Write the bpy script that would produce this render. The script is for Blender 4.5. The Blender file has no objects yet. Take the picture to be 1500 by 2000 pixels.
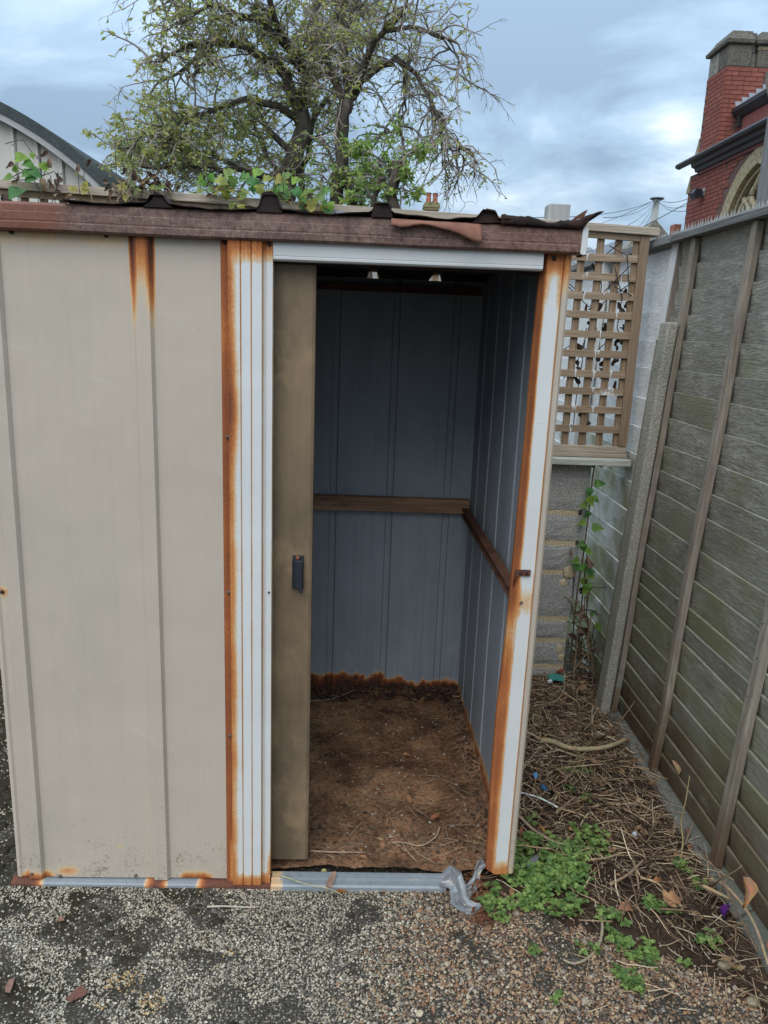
import bpy, bmesh, math, random
import numpy as np
from mathutils import Vector, Matrix, Euler, noise as mnoise
R_ = math.radians
SC = bpy.context.scene
COL = SC.collection

# ------------------------------------------------------------------ camera
cd = bpy.data.cameras.new('camera'); cam = bpy.data.objects.new('camera', cd); COL.objects.link(cam)
CP = np.array([0.92472, -1.90663, 1.55])
CYAW, CPIT, CROL, CF = 0.0365025, 0.2299831, 0.0385116, 1502.03
_cy, _sy, _cp, _sp = math.cos(CYAW), math.sin(CYAW), math.cos(CPIT), math.sin(CPIT)
FW = np.array([_sy*_cp, _cy*_cp, -_sp]); _r = np.array([_cy, -_sy, 0]); _u = np.cross(_r, FW)
RT = math.cos(CROL)*_r + math.sin(CROL)*_u; UP = -math.sin(CROL)*_r + math.cos(CROL)*_u
M = Matrix([[RT[0], UP[0], -FW[0], CP[0]], [RT[1], UP[1], -FW[1], CP[1]], [RT[2], UP[2], -FW[2], CP[2]], [0, 0, 0, 1]])
cam.matrix_world = M
cd.sensor_fit = 'VERTICAL'; cd.sensor_height = 24; cd.sensor_width = 24; cd.lens = 24*CF/2000
cd.clip_start = 0.05; cd.clip_end = 2000
SC.camera = cam

# ------------------------------------------------------------------ world, sun, exposure
SC.view_settings.view_transform = 'Standard'; SC.view_settings.look = 'None'
SC.view_settings.gamma = 1; SC.view_settings.use_curve_mapping = False
SC.view_settings.exposure = 0.54
SUN_EL, SUN_AZ = 48, 203        # azimuth measured clockwise from +y: behind and left of the camera
w = bpy.data.worlds.new('World'); SC.world = w; w.use_nodes = True
nt = w.node_tree; nt.nodes.clear()
def wn(t, **k):
    n = nt.nodes.new(t)
    for a, b in k.items(): setattr(n, a, b)
    return n
def wl(a, b): nt.links.new(a, b)
sky = wn('ShaderNodeTexSky', sky_type='NISHITA', sun_disc=False, sun_elevation=R_(SUN_EL), sun_rotation=R_(SUN_AZ))
bg1 = wn('ShaderNodeBackground'); bg1.inputs[1].default_value = 0.1; wl(sky.outputs[0], bg1.inputs[0])
tc = wn('ShaderNodeTexCoord')
sep = wn('ShaderNodeSeparateXYZ'); wl(tc.outputs['Generated'], sep.inputs[0])
def wm(op, a, b=None, clamp=False):
    n = wn('ShaderNodeMath', operation=op, use_clamp=clamp)
    for i, q in enumerate((a, b)):
        if q is None: continue
        if isinstance(q, (int, float)): n.inputs[i].default_value = q
        else: wl(q, n.inputs[i])
    return n.outputs[0]
zc = wm('MAXIMUM', sep.outputs[2], 0.0)
den = wm('ADD', zc, 0.22)
cx = wm('DIVIDE', sep.outputs[0], den); cyy = wm('DIVIDE', sep.outputs[1], den)
cmb = wn('ShaderNodeCombineXYZ'); wl(cx, cmb.inputs[0]); wl(cyy, cmb.inputs[1]); cmb.inputs[2].default_value = 3.7
def wnoise(scale, det, rough, dist=0.0):
    n = wn('ShaderNodeTexNoise'); n.inputs['Scale'].default_value = scale; n.inputs['Detail'].default_value = det
    n.inputs['Roughness'].default_value = rough; n.inputs['Distortion'].default_value = dist; wl(cmb.outputs[0], n.inputs['Vector']); return n.outputs[0]
n1 = wnoise(1.25, 8, 0.56, 0.35); n2 = wnoise(0.42, 2, 0.5)
f = wm('ADD', wm('MULTIPLY', n1, 0.75), wm('MULTIPLY', n2, 0.25))
f = wm('ADD', wm('MULTIPLY', wm('SUBTRACT', f, 0.5), 2.1), 0.53)
# the break in the cloud low in the north-east
vd = wn('ShaderNodeVectorMath', operation='DISTANCE'); wl(tc.outputs['Generated'], vd.inputs[0]); vd.inputs[1].default_value = (0.345, 0.915, 0.222)
gap = wm('SUBTRACT', 1.0, wm('DIVIDE', vd.outputs['Value'], 0.085), True)
vd2 = wn('ShaderNodeVectorMath', operation='DISTANCE'); wl(tc.outputs['Generated'], vd2.inputs[0]); vd2.inputs[1].default_value = (0.30, 0.94, 0.155)
bank = wm('SUBTRACT', 1.0, wm('DIVIDE', vd2.outputs['Value'], 0.13), True)
f = wm('ADD', f, wm('MULTIPLY', wm('MULTIPLY', gap, n1), 0.62))
f = wm('SUBTRACT', f, wm('MULTIPLY', bank, 0.24))
rp = wn('ShaderNodeValToRGB'); wl(f, rp.inputs[0]); el = rp.color_ramp.elements
el[0].position = 0.34; el[0].color = (0.215, 0.30, 0.405, 1)
el[1].position = 0.80; el[1].color = (0.90, 0.96, 1.0, 1)
e = el.new(0.47); e.color = (0.305, 0.42, 0.545, 1)
e = el.new(0.60); e.color = (0.47, 0.575, 0.68, 1)
# an overcast sky brightens steadily towards the zenith
grad = wm('ADD', wm('MULTIPLY', zc, 2.0), 0.72)
bg2 = wn('ShaderNodeBackground'); wl(rp.outputs[0], bg2.inputs[0]); wl(grad, bg2.inputs[1])
mx = wn('ShaderNodeMixShader'); mx.inputs[0].default_value = 0.9; wl(bg1.outputs[0], mx.inputs[1]); wl(bg2.outputs[0], mx.inputs[2])
wo = wn('ShaderNodeOutputWorld'); wl(mx.outputs[0], wo.inputs[0])
sd = bpy.data.lights.new('sun', 'SUN'); sd.energy = 1.3; sd.angle = R_(55); sd.color = (1.0, 0.95, 0.88)
so = bpy.data.objects.new('sun', sd); COL.objects.link(so)
_d = Vector((math.sin(R_(SUN_AZ))*math.cos(R_(SUN_EL)), math.cos(R_(SUN_AZ))*math.cos(R_(SUN_EL)), math.sin(R_(SUN_EL))))
so.rotation_euler = (-_d).to_track_quat('-Z', 'Y').to_euler()

# ------------------------------------------------------------------ helpers
def at(px, py, ax, val):
    """point of the place seen at a pixel of the 1500x2000 photograph, on the plane axis=val"""
    d = FW + RT*(px-750)/CF + UP*(1000-py)/CF
    t = (val-CP[ax])/d[ax]
    p = CP+t*d
    return Vector(p)
def G(px, py, z=0.01): return at(px, py, 2, z)
rnd = random.Random(7)
def U(a, b): return rnd.uniform(a, b)
def jit(c, a, b):
    k = U(a, b); return tuple(q*k for q in c)
def ns(x, y=0, z=0): return mnoise.noise(Vector((x, y, z)))
def sm(a, b, x):
    t = min(1, max(0, (x-a)/(b-a))) if a != b else (1 if x > a else 0)
    return t*t*(3-2*t)

class MB:
    def __init__(s): s.v = []; s.f = []; s.c = []
    def add(s, vs, fs, col=(0.0, 0.0, 0.0)):
        o = len(s.v); s.v.extend([tuple(p) for p in vs]); s.f.extend([tuple(i+o for i in q) for q in fs])
        if isinstance(col, list): s.c.extend(col)
        else: s.c.extend([col]*len(vs))
        return s
    def box(s, x0, x1, y0, y1, z0, z1, mat=None, col=(0., 0., 0.)):
        vs = [Vector(p) for p in ((x0,y0,z0),(x1,y0,z0),(x1,y1,z0),(x0,y1,z0),(x0,y0,z1),(x1,y0,z1),(x1,y1,z1),(x0,y1,z1))]
        if mat is not None: vs = [mat @ p for p in vs]
        return s.add(vs, [(0,3,2,1),(4,5,6,7),(0,1,5,4),(1,2,6,5),(2,3,7,6),(3,0,4,7)], col)
    def tube(s, pts, rad, n=6, col=(0., 0., 0.), cap=True):
        pts = [Vector(p) for p in pts]; k = len(pts)
        if not isinstance(rad, (list, tuple)): rad = [rad]*k
        vs = []; fs = []; prev = None
        for i, p in enumerate(pts):
            t = (pts[min(i+1, k-1)]-pts[max(i-1, 0)])
            t = t.normalized() if t.length > 1e-9 else Vector((0, 0, 1))
            if prev is None:
                a = Vector((0, 0, 1)) if abs(t.z) < 0.9 else Vector((1, 0, 0))
                nrm = t.cross(a).normalized()
            else:
                nrm = (prev-t*prev.dot(t)); nrm = nrm.normalized() if nrm.length > 1e-6 else t.orthogonal().normalized()
            prev = nrm; b = t.cross(nrm)
            for j in range(n):
                an = 2*math.pi*j/n
                vs.append(p+(nrm*math.cos(an)+b*math.sin(an))*rad[i])
        for i in range(k-1):
            for j in range(n):
                a = i*n+j; b2 = i*n+(j+1) % n
                fs.append((a, b2, b2+n, a+n))
        if cap: fs.append(tuple(range(n-1, -1, -1))); fs.append(tuple(range((k-1)*n, k*n)))
        return s.add(vs, fs, col)
    def prism(s, poly, fn, d0, d1, col=(0., 0., 0.)):
        """poly (a,b) swept from depth d0 to d1; fn(a,b,d) -> point"""
        n = len(poly)
        vs = [fn(a, b, d0) for a, b in poly]+[fn(a, b, d1) for a, b in poly]
        fs = [tuple(range(n-1, -1, -1)), tuple(range(n, 2*n))]+[(i, (i+1) % n, n+(i+1) % n, n+i) for i in range(n)]
        return s.add(vs, fs, col)
    def ball(s, c, r, nu=8, nv=5, sc=(1, 1, 1), col=(0., 0., 0.), jit=0.0):
        vs = []; fs = []
        for i in range(nv+1):
            th = math.pi*i/nv
            for j in range(nu):
                ph = 2*math.pi*j/nu; q = 1+U(-jit, jit)
                vs.append((c[0]+r*sc[0]*q*math.sin(th)*math.cos(ph), c[1]+r*sc[1]*q*math.sin(th)*math.sin(ph), c[2]+r*sc[2]*q*math.cos(th)))
        for i in range(nv):
            for j in range(nu):
                a = i*nu+j; b = i*nu+(j+1) % nu
                fs.append((a, a+nu, b+nu, b))
        return s.add(vs, fs, col)
    def mesh(s, name, mat, smooth=False):
        me = bpy.data.meshes.new(name); me.from_pydata(s.v, [], s.f)
        if mat: me.materials.append(mat)
        a = me.attributes.new('Col', 'FLOAT_COLOR', 'POINT')
        arr = np.ones((len(s.v), 4), np.float32)
        arr[:, :3] = np.array([c if isinstance(c, (tuple, list)) else (c, c, c) for c in s.c], np.float32).reshape(-1, 3)
        a.data.foreach_set('color', arr.ravel())
        me.polygons.foreach_set('use_smooth', [smooth]*len(s.f))
        me.update(); return me
    def build(s, name, mat, parent=None, smooth=False, bev=0.0, org=None):
        if org is not None:
            org = Vector(org); s.v = [tuple(Vector(p)-org) for p in s.v]
        o = link(name, s.mesh(name, mat, smooth), parent)
        if org is not None: o.location = org
        if bev:
            m = o.modifiers.new('bevel', 'BEVEL'); m.width = bev; m.segments = 2; m.limit_method = 'ANGLE'; m.angle_limit = R_(40)
        return o
def link(name, data, parent=None):
    o = bpy.data.objects.new(name, data); COL.objects.link(o)
    if parent is not None:
        o.parent = parent; p = Vector(parent.location)
        o.matrix_parent_inverse = Matrix.Translation(-p)
    return o
def tag(o, label, cat, group=None):
    o['label'] = label; o['category'] = cat
    if group: o['group'] = group
    return o
def thing(name, label, cat, loc=(0, 0, 0), group=None):
    o = bpy.data.objects.new(name, None); COL.objects.link(o); o.location = loc; o.empty_display_size = 0.1
    return tag(o, label, cat, group)
def structure(o): o['kind'] = 'structure'; return o
def stuff(o): o['kind'] = 'stuff'; return o
def npmesh(name, V, F, mat, col=None, smooth=False):
    """fast mesh from numpy arrays; F has rows of equal length"""
    me = bpy.data.meshes.new(name); V = np.asarray(V, np.float32); F = np.asarray(F, np.int32)
    me.vertices.add(len(V)); me.vertices.foreach_set('co', V.ravel())
    k = F.shape[1]; me.loops.add(F.size); me.loops.foreach_set('vertex_index', F.ravel())
    me.polygons.add(len(F)); me.polygons.foreach_set('loop_start', np.arange(0, F.size, k, dtype=np.int32))
    me.polygons.foreach_set('use_smooth', np.full(len(F), smooth))
    if mat: me.materials.append(mat)
    if col is not None:
        a = me.attributes.new('Col', 'FLOAT_COLOR', 'POINT'); arr = np.ones((len(V), 4), np.float32); arr[:, :3] = col
        a.data.foreach_set('color', arr.ravel())
    me.update(calc_edges=True); me.validate(); return me

# ------------------------------------------------------------------ materials
class NB:
    def __init__(s, name, rough=0.7, metal=0.0, spec=0.4):
        s.m = bpy.data.materials.new(name); s.m.use_nodes = True; s.t = s.m.node_tree; s.t.nodes.clear()
        s.b = s.n('ShaderNodeBsdfPrincipled'); o = s.n('ShaderNodeOutputMaterial'); s.t.links.new(s.b.outputs[0], o.inputs[0])
        s.b.inputs['Roughness'].default_value = rough; s.b.inputs['Metallic'].default_value = metal
        s.b.inputs['Specular IOR Level'].default_value = spec
        s.tc = s.n('ShaderNodeTexCoord'); s.obj = s.tc.outputs['Object']
    def n(s, t, **k):
        q = s.t.nodes.new(t)
        for a, b in k.items(): setattr(q, a, b)
        return q
    def put(s, sock, v):
        if isinstance(v, (int, float)): sock.default_value = v
        elif isinstance(v, tuple):
            sock.default_value = v if len(v) == len(sock.default_value) else (*v, 1)
        else: s.t.links.new(v, sock)
    def math(s, op, a, b=None, c=None, clamp=False):
        q = s.n('ShaderNodeMath', operation=op, use_clamp=clamp)
        for i, v in enumerate((a, b, c)):
            if v is not None: s.put(q.inputs[i], v)
        return q.outputs[0]
    def mapping(s, scale=(1, 1, 1), loc=(0, 0, 0), rnd=False, rot=(0, 0, 0)):
        q = s.n('ShaderNodeMapping'); s.t.links.new(s.obj, q.inputs[0]); q.inputs['Scale'].default_value = scale; q.inputs['Location'].default_value = loc
        q.inputs['Rotation'].default_value = rot
        if rnd:
            oi = s.n('ShaderNodeObjectInfo'); va = s.n('ShaderNodeVectorMath', operation='ADD'); s.t.links.new(q.outputs[0], va.inputs[0])
            m2 = s.math('MULTIPLY', oi.outputs['Random'], 37.0); s.t.links.new(m2, va.inputs[1]); return va.outputs[0]
        return q.outputs[0]
    def noise(s, scale, det=4, rough=0.55, vec=None, dist=0.0):
        q = s.n('ShaderNodeTexNoise'); s.t.links.new(vec if vec is not None else s.obj, q.inputs['Vector'])
        q.inputs['Scale'].default_value = scale; q.inputs['Detail'].default_value = det; q.inputs['Roughness'].default_value = rough; q.inputs['Distortion'].default_value = dist
        return q.outputs[0]
    def vor(s, scale, vec=None, feat='F1', out=0):
        q = s.n('ShaderNodeTexVoronoi', feature=feat); s.t.links.new(vec if vec is not None else s.obj, q.inputs['Vector']); q.inputs['Scale'].default_value = scale
        return q.outputs[out]
    def ramp(s, f, stops, interp='LINEAR'):
        q = s.n('ShaderNodeValToRGB'); s.put(q.inputs[0], f); r = q.color_ramp; r.interpolation = interp
        for i, (p, c) in enumerate(stops):
            if i < 2: e = r.elements[i]; e.position = p
            else: e = r.elements.new(p)
            c = (c, c, c) if isinstance(c, (int, float)) else c
            e.color = (*c, 1)
        return q.outputs[0]
    def mix(s, f, a, b, typ='MIX'):
        q = s.n('ShaderNodeMixRGB', blend_type=typ); s.put(q.inputs[0], f); s.put(q.inputs[1], a); s.put(q.inputs[2], b); return q.outputs[0]
    def attr(s, name='Col'):
        q = s.n('ShaderNodeAttribute', attribute_name=name); return q.outputs['Color'], q.outputs['Fac']
    def sepxyz(s, v=None):
        q = s.n('ShaderNodeSeparateXYZ'); s.t.links.new(v if v is not None else s.obj, q.inputs[0]); return q.outputs
    def color(s, c): s.put(s.b.inputs['Base Color'], c); return s
    def rough(s, c): s.put(s.b.inputs['Roughness'], c); return s
    def bump(s, h, strength=0.5, dist=0.005):
        q = s.n('ShaderNodeBump'); q.inputs['Strength'].default_value = strength; q.inputs['Distance'].default_value = dist
        s.put(q.inputs['Height'], h)
        pr = s.b.inputs['Normal']
        if pr.is_linked: s.t.links.new(pr.links[0].from_socket, q.inputs['Normal'])
        s.t.links.new(q.outputs[0], s.b.inputs['Normal']); return s

RUST = [(0.0, 0), (0.17, (0.64, 0.45, 0.25)), (0.32, (0.56, 0.225, 0.068)), (0.50, (0.34, 0.105, 0.032)), (0.72, (0.18, 0.055, 0.025)), (1.0, (0.075, 0.032, 0.02))]
def painted(name, base, base2, rough=0.55, flute=0, streak=0.25, spec=0.35, rag=0.34, fine=0.30, strk=0.28, mud=0.0, blot=0.0, rsc=9):
    n = NB(name, rough, 0, spec)
    col, r = n.attr()
    big = n.noise(2.2, 4, 0.6); st = n.noise(1.0, 3, 0.6, n.mapping((60, 60, 0.8)))
    c = n.mix(n.math('MULTIPLY', big, 1.0), base, base2)
    c = n.mix(n.ramp(st, [(0.45, 0), (0.75, streak)]), c, tuple(k*0.78 for k in base2))
    if blot:
        c = n.mix(n.ramp(n.noise(5.5, 6, 0.68, n.mapping((1, 1, 0.45), loc=(4, 2, 7))), [(0.42, 0), (0.70, blot)]), c, tuple(k*0.42 for k in base2))
        c = n.mix(n.ramp(n.noise(9, 5, 0.6, n.mapping((1, 1, 0.8), loc=(9, 5, 1))), [(0.58, 0), (0.72, blot*0.8)]), c, tuple(min(1, k*1.25) for k in base))
    if mud:
        pz = n.sepxyz()[2]
        sp = n.math('ADD', n.math('MULTIPLY', n.noise(120, 3, 0.6), 0.6), n.math('MULTIPLY', n.noise(14, 4, 0.6), 0.4))
        mm = n.ramp(n.math('SUBTRACT', sp, n.math('MULTIPLY', pz, 0.55)), [(0.49, 0), (0.60, mud)])
        c = n.mix(mm, c, (0.19, 0.14, 0.095))
        gr = n.ramp(n.noise(2.6, 5, 0.62, n.mapping((1.4, 1.4, 0.7), loc=(2, 8, 3))), [(0.52, 0), (0.72, mud*0.5)])
        c = n.mix(gr, c, (0.33, 0.32, 0.25))
        sc = n.n('ShaderNodeTexWave', wave_type='BANDS', bands_direction='DIAGONAL'); n.t.links.new(n.mapping((1, 1, 1.7), loc=(.3, 0, .2)), sc.inputs[0])
        sc.inputs['Scale'].default_value = 1.3; sc.inputs['Distortion'].default_value = 5.5; sc.inputs['Detail'].default_value = 3
        sm_ = n.math('MULTIPLY', n.ramp(sc.outputs[1], [(0.99, 0), (0.999, 0.14)]), n.ramp(n.noise(6, 3), [(0.52, 0), (0.6, 1)]))
        c = n.mix(sm_, c, (0.62, 0.57, 0.50))
    spk = n.ramp(n.noise(95, 2, 0.5), [(0.73, 0), (0.78, 0.35)])
    c = n.mix(spk, c, (0.16, 0.13, 0.09))
    win = n.math('MULTIPLY', r, 3.2, clamp=True)
    nz = n.math('ADD', n.math('MULTIPLY', n.math('SUBTRACT', n.noise(rsc, 6, 0.6), 0.5), rag), n.math('MULTIPLY', n.math('SUBTRACT', n.noise(190, 3, 0.7), 0.5), fine))
    nz = n.math('ADD', nz, n.math('MULTIPLY', n.math('SUBTRACT', n.noise(1.0, 4, 0.6, n.mapping((110, 110, 3))), 0.5), strk))
    rr = n.math('ADD', r, n.math('MULTIPLY', nz, win), clamp=True)
    q = n.ramp(rr, [(0.1, base)]+[(p, k) for p, k in RUST[1:]])
    fm = n.ramp(rr, [(0.03, 0), (0.17, 0.85), (0.3, 1)])
    c = n.mix(fm, c, q)
    n.color(c)
    n.rough(n.ramp(rr, [(0.2, rough), (0.5, 0.85)]))
    if flute:
        wv = n.n('ShaderNodeTexWave', wave_type='BANDS', bands_direction='X'); n.t.links.new(n.obj, wv.inputs[0]); wv.inputs['Scale'].default_value = flute
        wv.inputs['Distortion'].default_value = 0; n.bump(wv.outputs[1], 0.25, 0.0008)
    n.bump(n.math('MULTIPLY', n.noise(210, 3), fm), 0.35, 0.002)
    n.bump(n.noise(3.0, 3, 0.45), 0.34, 0.03)
    return n.m
M_BEIGE = painted('beige_paint', (0.525, 0.445, 0.358), (0.475, 0.405, 0.33), 0.5, flute=48, streak=0.14, mud=0.7)
M_WHITE = painted('white_paint', (0.66, 0.665, 0.65), (0.62, 0.625, 0.615), 0.42, streak=0.08, strk=0.34)
M_INNER = painted('grey_coating', (0.355, 0.39, 0.43), (0.30, 0.335, 0.375), 0.5, flute=48, streak=0.5, rag=1.5, fine=0.9, strk=0.15, blot=0.3, rsc=30)
M_SLIDE = painted('stained_bronze', (0.275, 0.185, 0.105), (0.175, 0.13, 0.085), 0.5, streak=0.25, blot=0.75)
M_GALV = painted('galvanised_steel', (0.27, 0.295, 0.315), (0.20, 0.225, 0.245), 0.45, streak=0.5, spec=0.6)

M_ZINC = painted('bent_zinc_steel', (0.40, 0.41, 0.42), (0.27, 0.28, 0.29), 0.6, streak=0.3, blot=0.7, rag=0.8)
[q for q in M_ZINC.node_tree.nodes if q.type == 'BSDF_PRINCIPLED'][0].inputs['Metallic'].default_value = 0.55
def m_fascia():
    n = NB('rusted_fascia_steel', 0.62, 0, 0.45)
    col, r = n.attr()
    a = n.noise(5, 6, 0.65, n.mapping((1, 1, 2.2))); b = n.noise(60, 5, 0.7); d = n.noise(1.2, 3, 0.6, n.mapping((22, 22, 1.0)))
    c = n.ramp(a, [(0.32, (0.10, 0.056, 0.044)), (0.5, (0.175, 0.098, 0.074)), (0.68, (0.255, 0.16, 0.122))])
    c = n.mix(n.ramp(b, [(0.42, 0), (0.66, 0.9)]), c, (0.07, 0.034, 0.028))
    c = n.mix(n.ramp(n.noise(170, 3, 0.7), [(0.52, 0), (0.72, 0.6)]), c, (0.34, 0.26, 0.22))
    c = n.mix(n.ramp(d, [(0.58, 0), (0.72, 0.55)]), c, (0.06, 0.03, 0.026))
    c = n.mix(n.math('MULTIPLY', r, 0.8), c, (0.20, 0.055, 0.026))
    n.color(c); n.bump(b, 0.35, 0.002); return n.m
M_FASCIA = m_fascia()
def m_roofrust(name, c1, c2, c3):
    n = NB(name, 0.85, 0, 0.25)
    a = n.noise(14, 6, 0.65); b = n.noise(90, 4, 0.7)
    c = n.ramp(a, [(0.3, c1), (0.5, c2), (0.72, c3)]); c = n.mix(n.ramp(b, [(0.5, 0), (0.8, 0.6)]), c, c1)
    n.color(c); n.bump(b, 0.5, 0.002); return n.m
M_ROOF = m_roofrust('burnt_dark_rust', (0.014, 0.010, 0.010), (0.027, 0.016, 0.014), (0.06, 0.028, 0.021))
M_FLAP = m_roofrust('red_rust_sheet', (0.17, 0.075, 0.052), (0.25, 0.115, 0.078), (0.31, 0.16, 0.11))
M_RUST = m_roofrust('brown_rust', (0.06, 0.03, 0.022), (0.115, 0.052, 0.033), (0.19, 0.09, 0.05))
M_CRUMB = m_roofrust('flaking_rust', (0.07, 0.032, 0.02), (0.15, 0.062, 0.03), (0.235, 0.1, 0.045))

def plain(name, c, rough=0.7, var=0.3, sc=20, bump=0.0, spec=0.35, metal=0, trans=0.0, bsc=None):
    n = NB(name, rough, metal, spec)
    n.color(n.mix(n.noise(sc, 4, 0.6), tuple(k*(1-var) for k in c), tuple(min(1, k*(1+var)) for k in c)))
    if bump: n.bump(n.noise(bsc or sc*4, 4, 0.65), bump, 0.004)
    if trans: n.b.inputs['Subsurface Weight'].default_value = 0
    return n.m
M_BLACK = plain('black_plastic', (0.022, 0.026, 0.033), 0.45, 0.3)
M_SCREW = plain('dull_screw', (0.11, 0.085, 0.07), 0.5, 0.4, 60)
M_DARKSCREW = plain('black_rusty_screw', (0.028, 0.018, 0.016), 0.7, 0.4, 60)

def leafmat(name, rough=0.5, spec=0.35):
    n = NB(name, rough, 0, spec); col, f = n.attr()
    c = n.mix(n.ramp(n.noise(55, 3, 0.6), [(0.3, 0), (0.7, 0.45)]), col, (0.0, 0.0, 0.0), 'MIX')
    c = n.mix(0.35, col, c); n.color(c)
    tr = n.n('ShaderNodeBsdfTranslucent'); n.t.links.new(n.mix(1.0, col, (0.9, 1.0, 0.5), 'MULTIPLY'), tr.inputs[0])
    mx = n.n('ShaderNodeMixShader'); mx.inputs[0].default_value = 0.45
    out = [q for q in n.t.nodes if q.type == 'OUTPUT_MATERIAL'][0]
    n.t.links.new(n.b.outputs[0], mx.inputs[1]); n.t.links.new(tr.outputs[0], mx.inputs[2]); n.t.links.new(mx.outputs[0], out.inputs[0])
    n.bump(n.noise(120, 3), 0.3, 0.002)
    return n.m
M_LEAF = leafmat('leaf_surface')
def colmat(name, rough=0.8, amp=0.5, sc=80, spec=0.25, bump=0.4):
    n = NB(name, rough, 0, spec); col, f = n.attr()
    g = n.ramp(n.noise(sc, 4, 0.65), [(0.25, 1-amp), (0.75, 1+amp*0.6)])
    n.color(n.mix(1.0, col, g, 'MULTIPLY'))
    if bump: n.bump(n.noise(sc*1.5, 4, 0.65), bump, 0.003)
    return n.m
M_STEM = colmat('dry_stem', 0.75, 0.4, 60)
M_STONE = colmat('pebble_surface', 0.6, 0.35, 140, 0.35, 0.25)
M_DEAD = colmat('dead_leaf', 0.75, 0.45, 70, 0.25, 0.5)

def wood(name, axis, c0, c1, c2, grain=1.0, green=0.0, paint=None, paint_amt=0.0, damp=False, bump=0.6, rings=True, bs=0.004, ln=1.6, dark=0.38):
    n = NB(name, 0.82, 0, 0.2)
    s = {"x": (ln, 34, 34), 'y': (34, ln, 34), 'z': (34, 34, ln)}[axis]
    v = n.mapping(tuple(k*grain for k in s), rnd=True)
    big = n.noise(1.6, 3, 0.6, n.mapping(rnd=True)); g = n.noise(1.0, 6, 0.68, v, 0.6); fine = n.noise(4.0, 4, 0.7, v)
    c = n.ramp(g, [(0.28, c0), (0.5, c1), (0.72, c2)])
    c = n.mix(n.ramp(fine, [(0.35, 0.5), (0.6, 0)]), c, tuple(k*0.45 for k in c0))
    oi = n.n('ShaderNodeObjectInfo')
    c = n.mix(n.math('MULTIPLY', oi.outputs['Random'], dark), c, tuple(k*0.62 for k in c1))
    # knots
    if rings:
        kv = {'x': (2.2, 9, 9), 'y': (9, 2.2, 9), 'z': (9, 9, 2.2)}[axis]
        k = n.vor(1.0, n.mapping(kv, rnd=True)); c = n.mix(n.ramp(k, [(0.03, 0.75), (0.14, 0)]), c, tuple(q*0.3 for q in c0))
    if damp:
        stn = n.ramp(n.noise(2.3, 6, 0.66, n.mapping((1, 1, 1.5), loc=(7, 2, 5), rnd=True), 0.4), [(0.48, 0), (0.70, 0.62)])
        c = n.mix(stn, c, tuple(k*0.42 for k in c1))
    geo = n.n('ShaderNodeNewGeometry'); pz = n.sepxyz(geo.outputs['Position'])[2]
    if green:
        gm = n.ramp(n.math('ADD', n.noise(3.2, 5, 0.65, n.mapping(rnd=True)), n.math('MULTIPLY', n.math('SUBTRACT', 0.95, pz), 0.16)), [(0.46, 0), (0.66, green)])
        c = n.mix(gm, c, (0.235, 0.235, 0.115))
    if damp:
        dm = n.ramp(n.math('ADD', pz, n.math('MULTIPLY', n.noise(2.6, 5, 0.6, n.mapping(rnd=True)), 0.75)), [(0.45, 0.92), (0.74, 0)])
        c = n.mix(dm, c, n.mix(g, (0.07, 0.04, 0.024), (0.17, 0.10, 0.06)))
        lich = n.ramp(n.noise(5.5, 5, 0.6, n.mapping((1, 1, 1.6), loc=(3, 1, 8), rnd=True)), [(0.60, 0), (0.68, 0.65)])
        c = n.mix(n.math('MULTIPLY', lich, n.ramp(pz, [(0.2, 1), (0.95, 0.15)])), c, (0.25, 0.27, 0.215))
    if paint:
        pn = n.noise(4.5, 6, 0.62, n.mapping(rnd=True))
        pm = n.ramp(n.math('ADD', pn, n.math('MULTIPLY', n.math('SUBTRACT', fine, 0.5), 0.25)), [(paint_amt-0.03, 1), (paint_amt+0.03, 0)])
        c = n.mix(pm, c, paint)
    n.color(c); n.bump(n.math('ADD', n.math('MULTIPLY', g, 0.8), fine), bump, bs); n.bump(big, 0.3, 0.01)
    return n.m
M_BOARD = wood('weathered_fence_board', 'y', (0.245, 0.225, 0.185), (0.385, 0.36, 0.30), (0.55, 0.52, 0.45), 1.3, green=0.7, damp=True, bump=1.0, bs=0.006, ln=6.5, dark=0.3)
M_BATTEN = wood('weathered_fence_batten', 'z', (0.20, 0.16, 0.12), (0.32, 0.27, 0.215), (0.44, 0.395, 0.335), 1.0, green=0.15, ln=2.5, damp=True)
M_CAP = wood('weathered_capping', 'y', (0.14, 0.137, 0.13), (0.21, 0.205, 0.195), (0.29, 0.285, 0.275), 1.0, rings=False)
M_GREYPOST = wood('silvered_post', 'z', (0.17, 0.168, 0.165), (0.255, 0.25, 0.245), (0.33, 0.325, 0.32), 0.8, rings=False)
M_RAIL = wood('trellis_rail_wood', 'x', (0.33, 0.265, 0.195), (0.50, 0.415, 0.325), (0.62, 0.54, 0.45), 1.2)
M_LATHX = wood('trellis_lath_wood', 'x', (0.24, 0.165, 0.105), (0.36, 0.265, 0.18), (0.46, 0.36, 0.265), 1.2, paint=(0.72, 0.72, 0.69), paint_amt=0.33)
M_LATHZ = wood('trellis_upright_wood', 'z', (0.21, 0.14, 0.085), (0.32, 0.225, 0.145), (0.42, 0.32, 0.225), 1.2, paint=(0.72, 0.72, 0.69), paint_amt=0.31)
M_STILE = wood('trellis_stile_wood', 'z', (0.22, 0.145, 0.09), (0.33, 0.235, 0.155), (0.43, 0.33, 0.24), 1.2)
M_WHITEB = wood('white_painted_board', 'y', (0.78, 0.78, 0.76), (0.85, 0.85, 0.83), (0.88, 0.88, 0.86), 1.3, ln=5, dark=0.05, rings=False, bump=0.5)
M_WHITEG = wood('white_board_with_algae', 'y', (0.66, 0.68, 0.63), (0.76, 0.77, 0.73), (0.80, 0.80, 0.77), 1.0, dark=0.1, green=0.9, rings=False)
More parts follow.
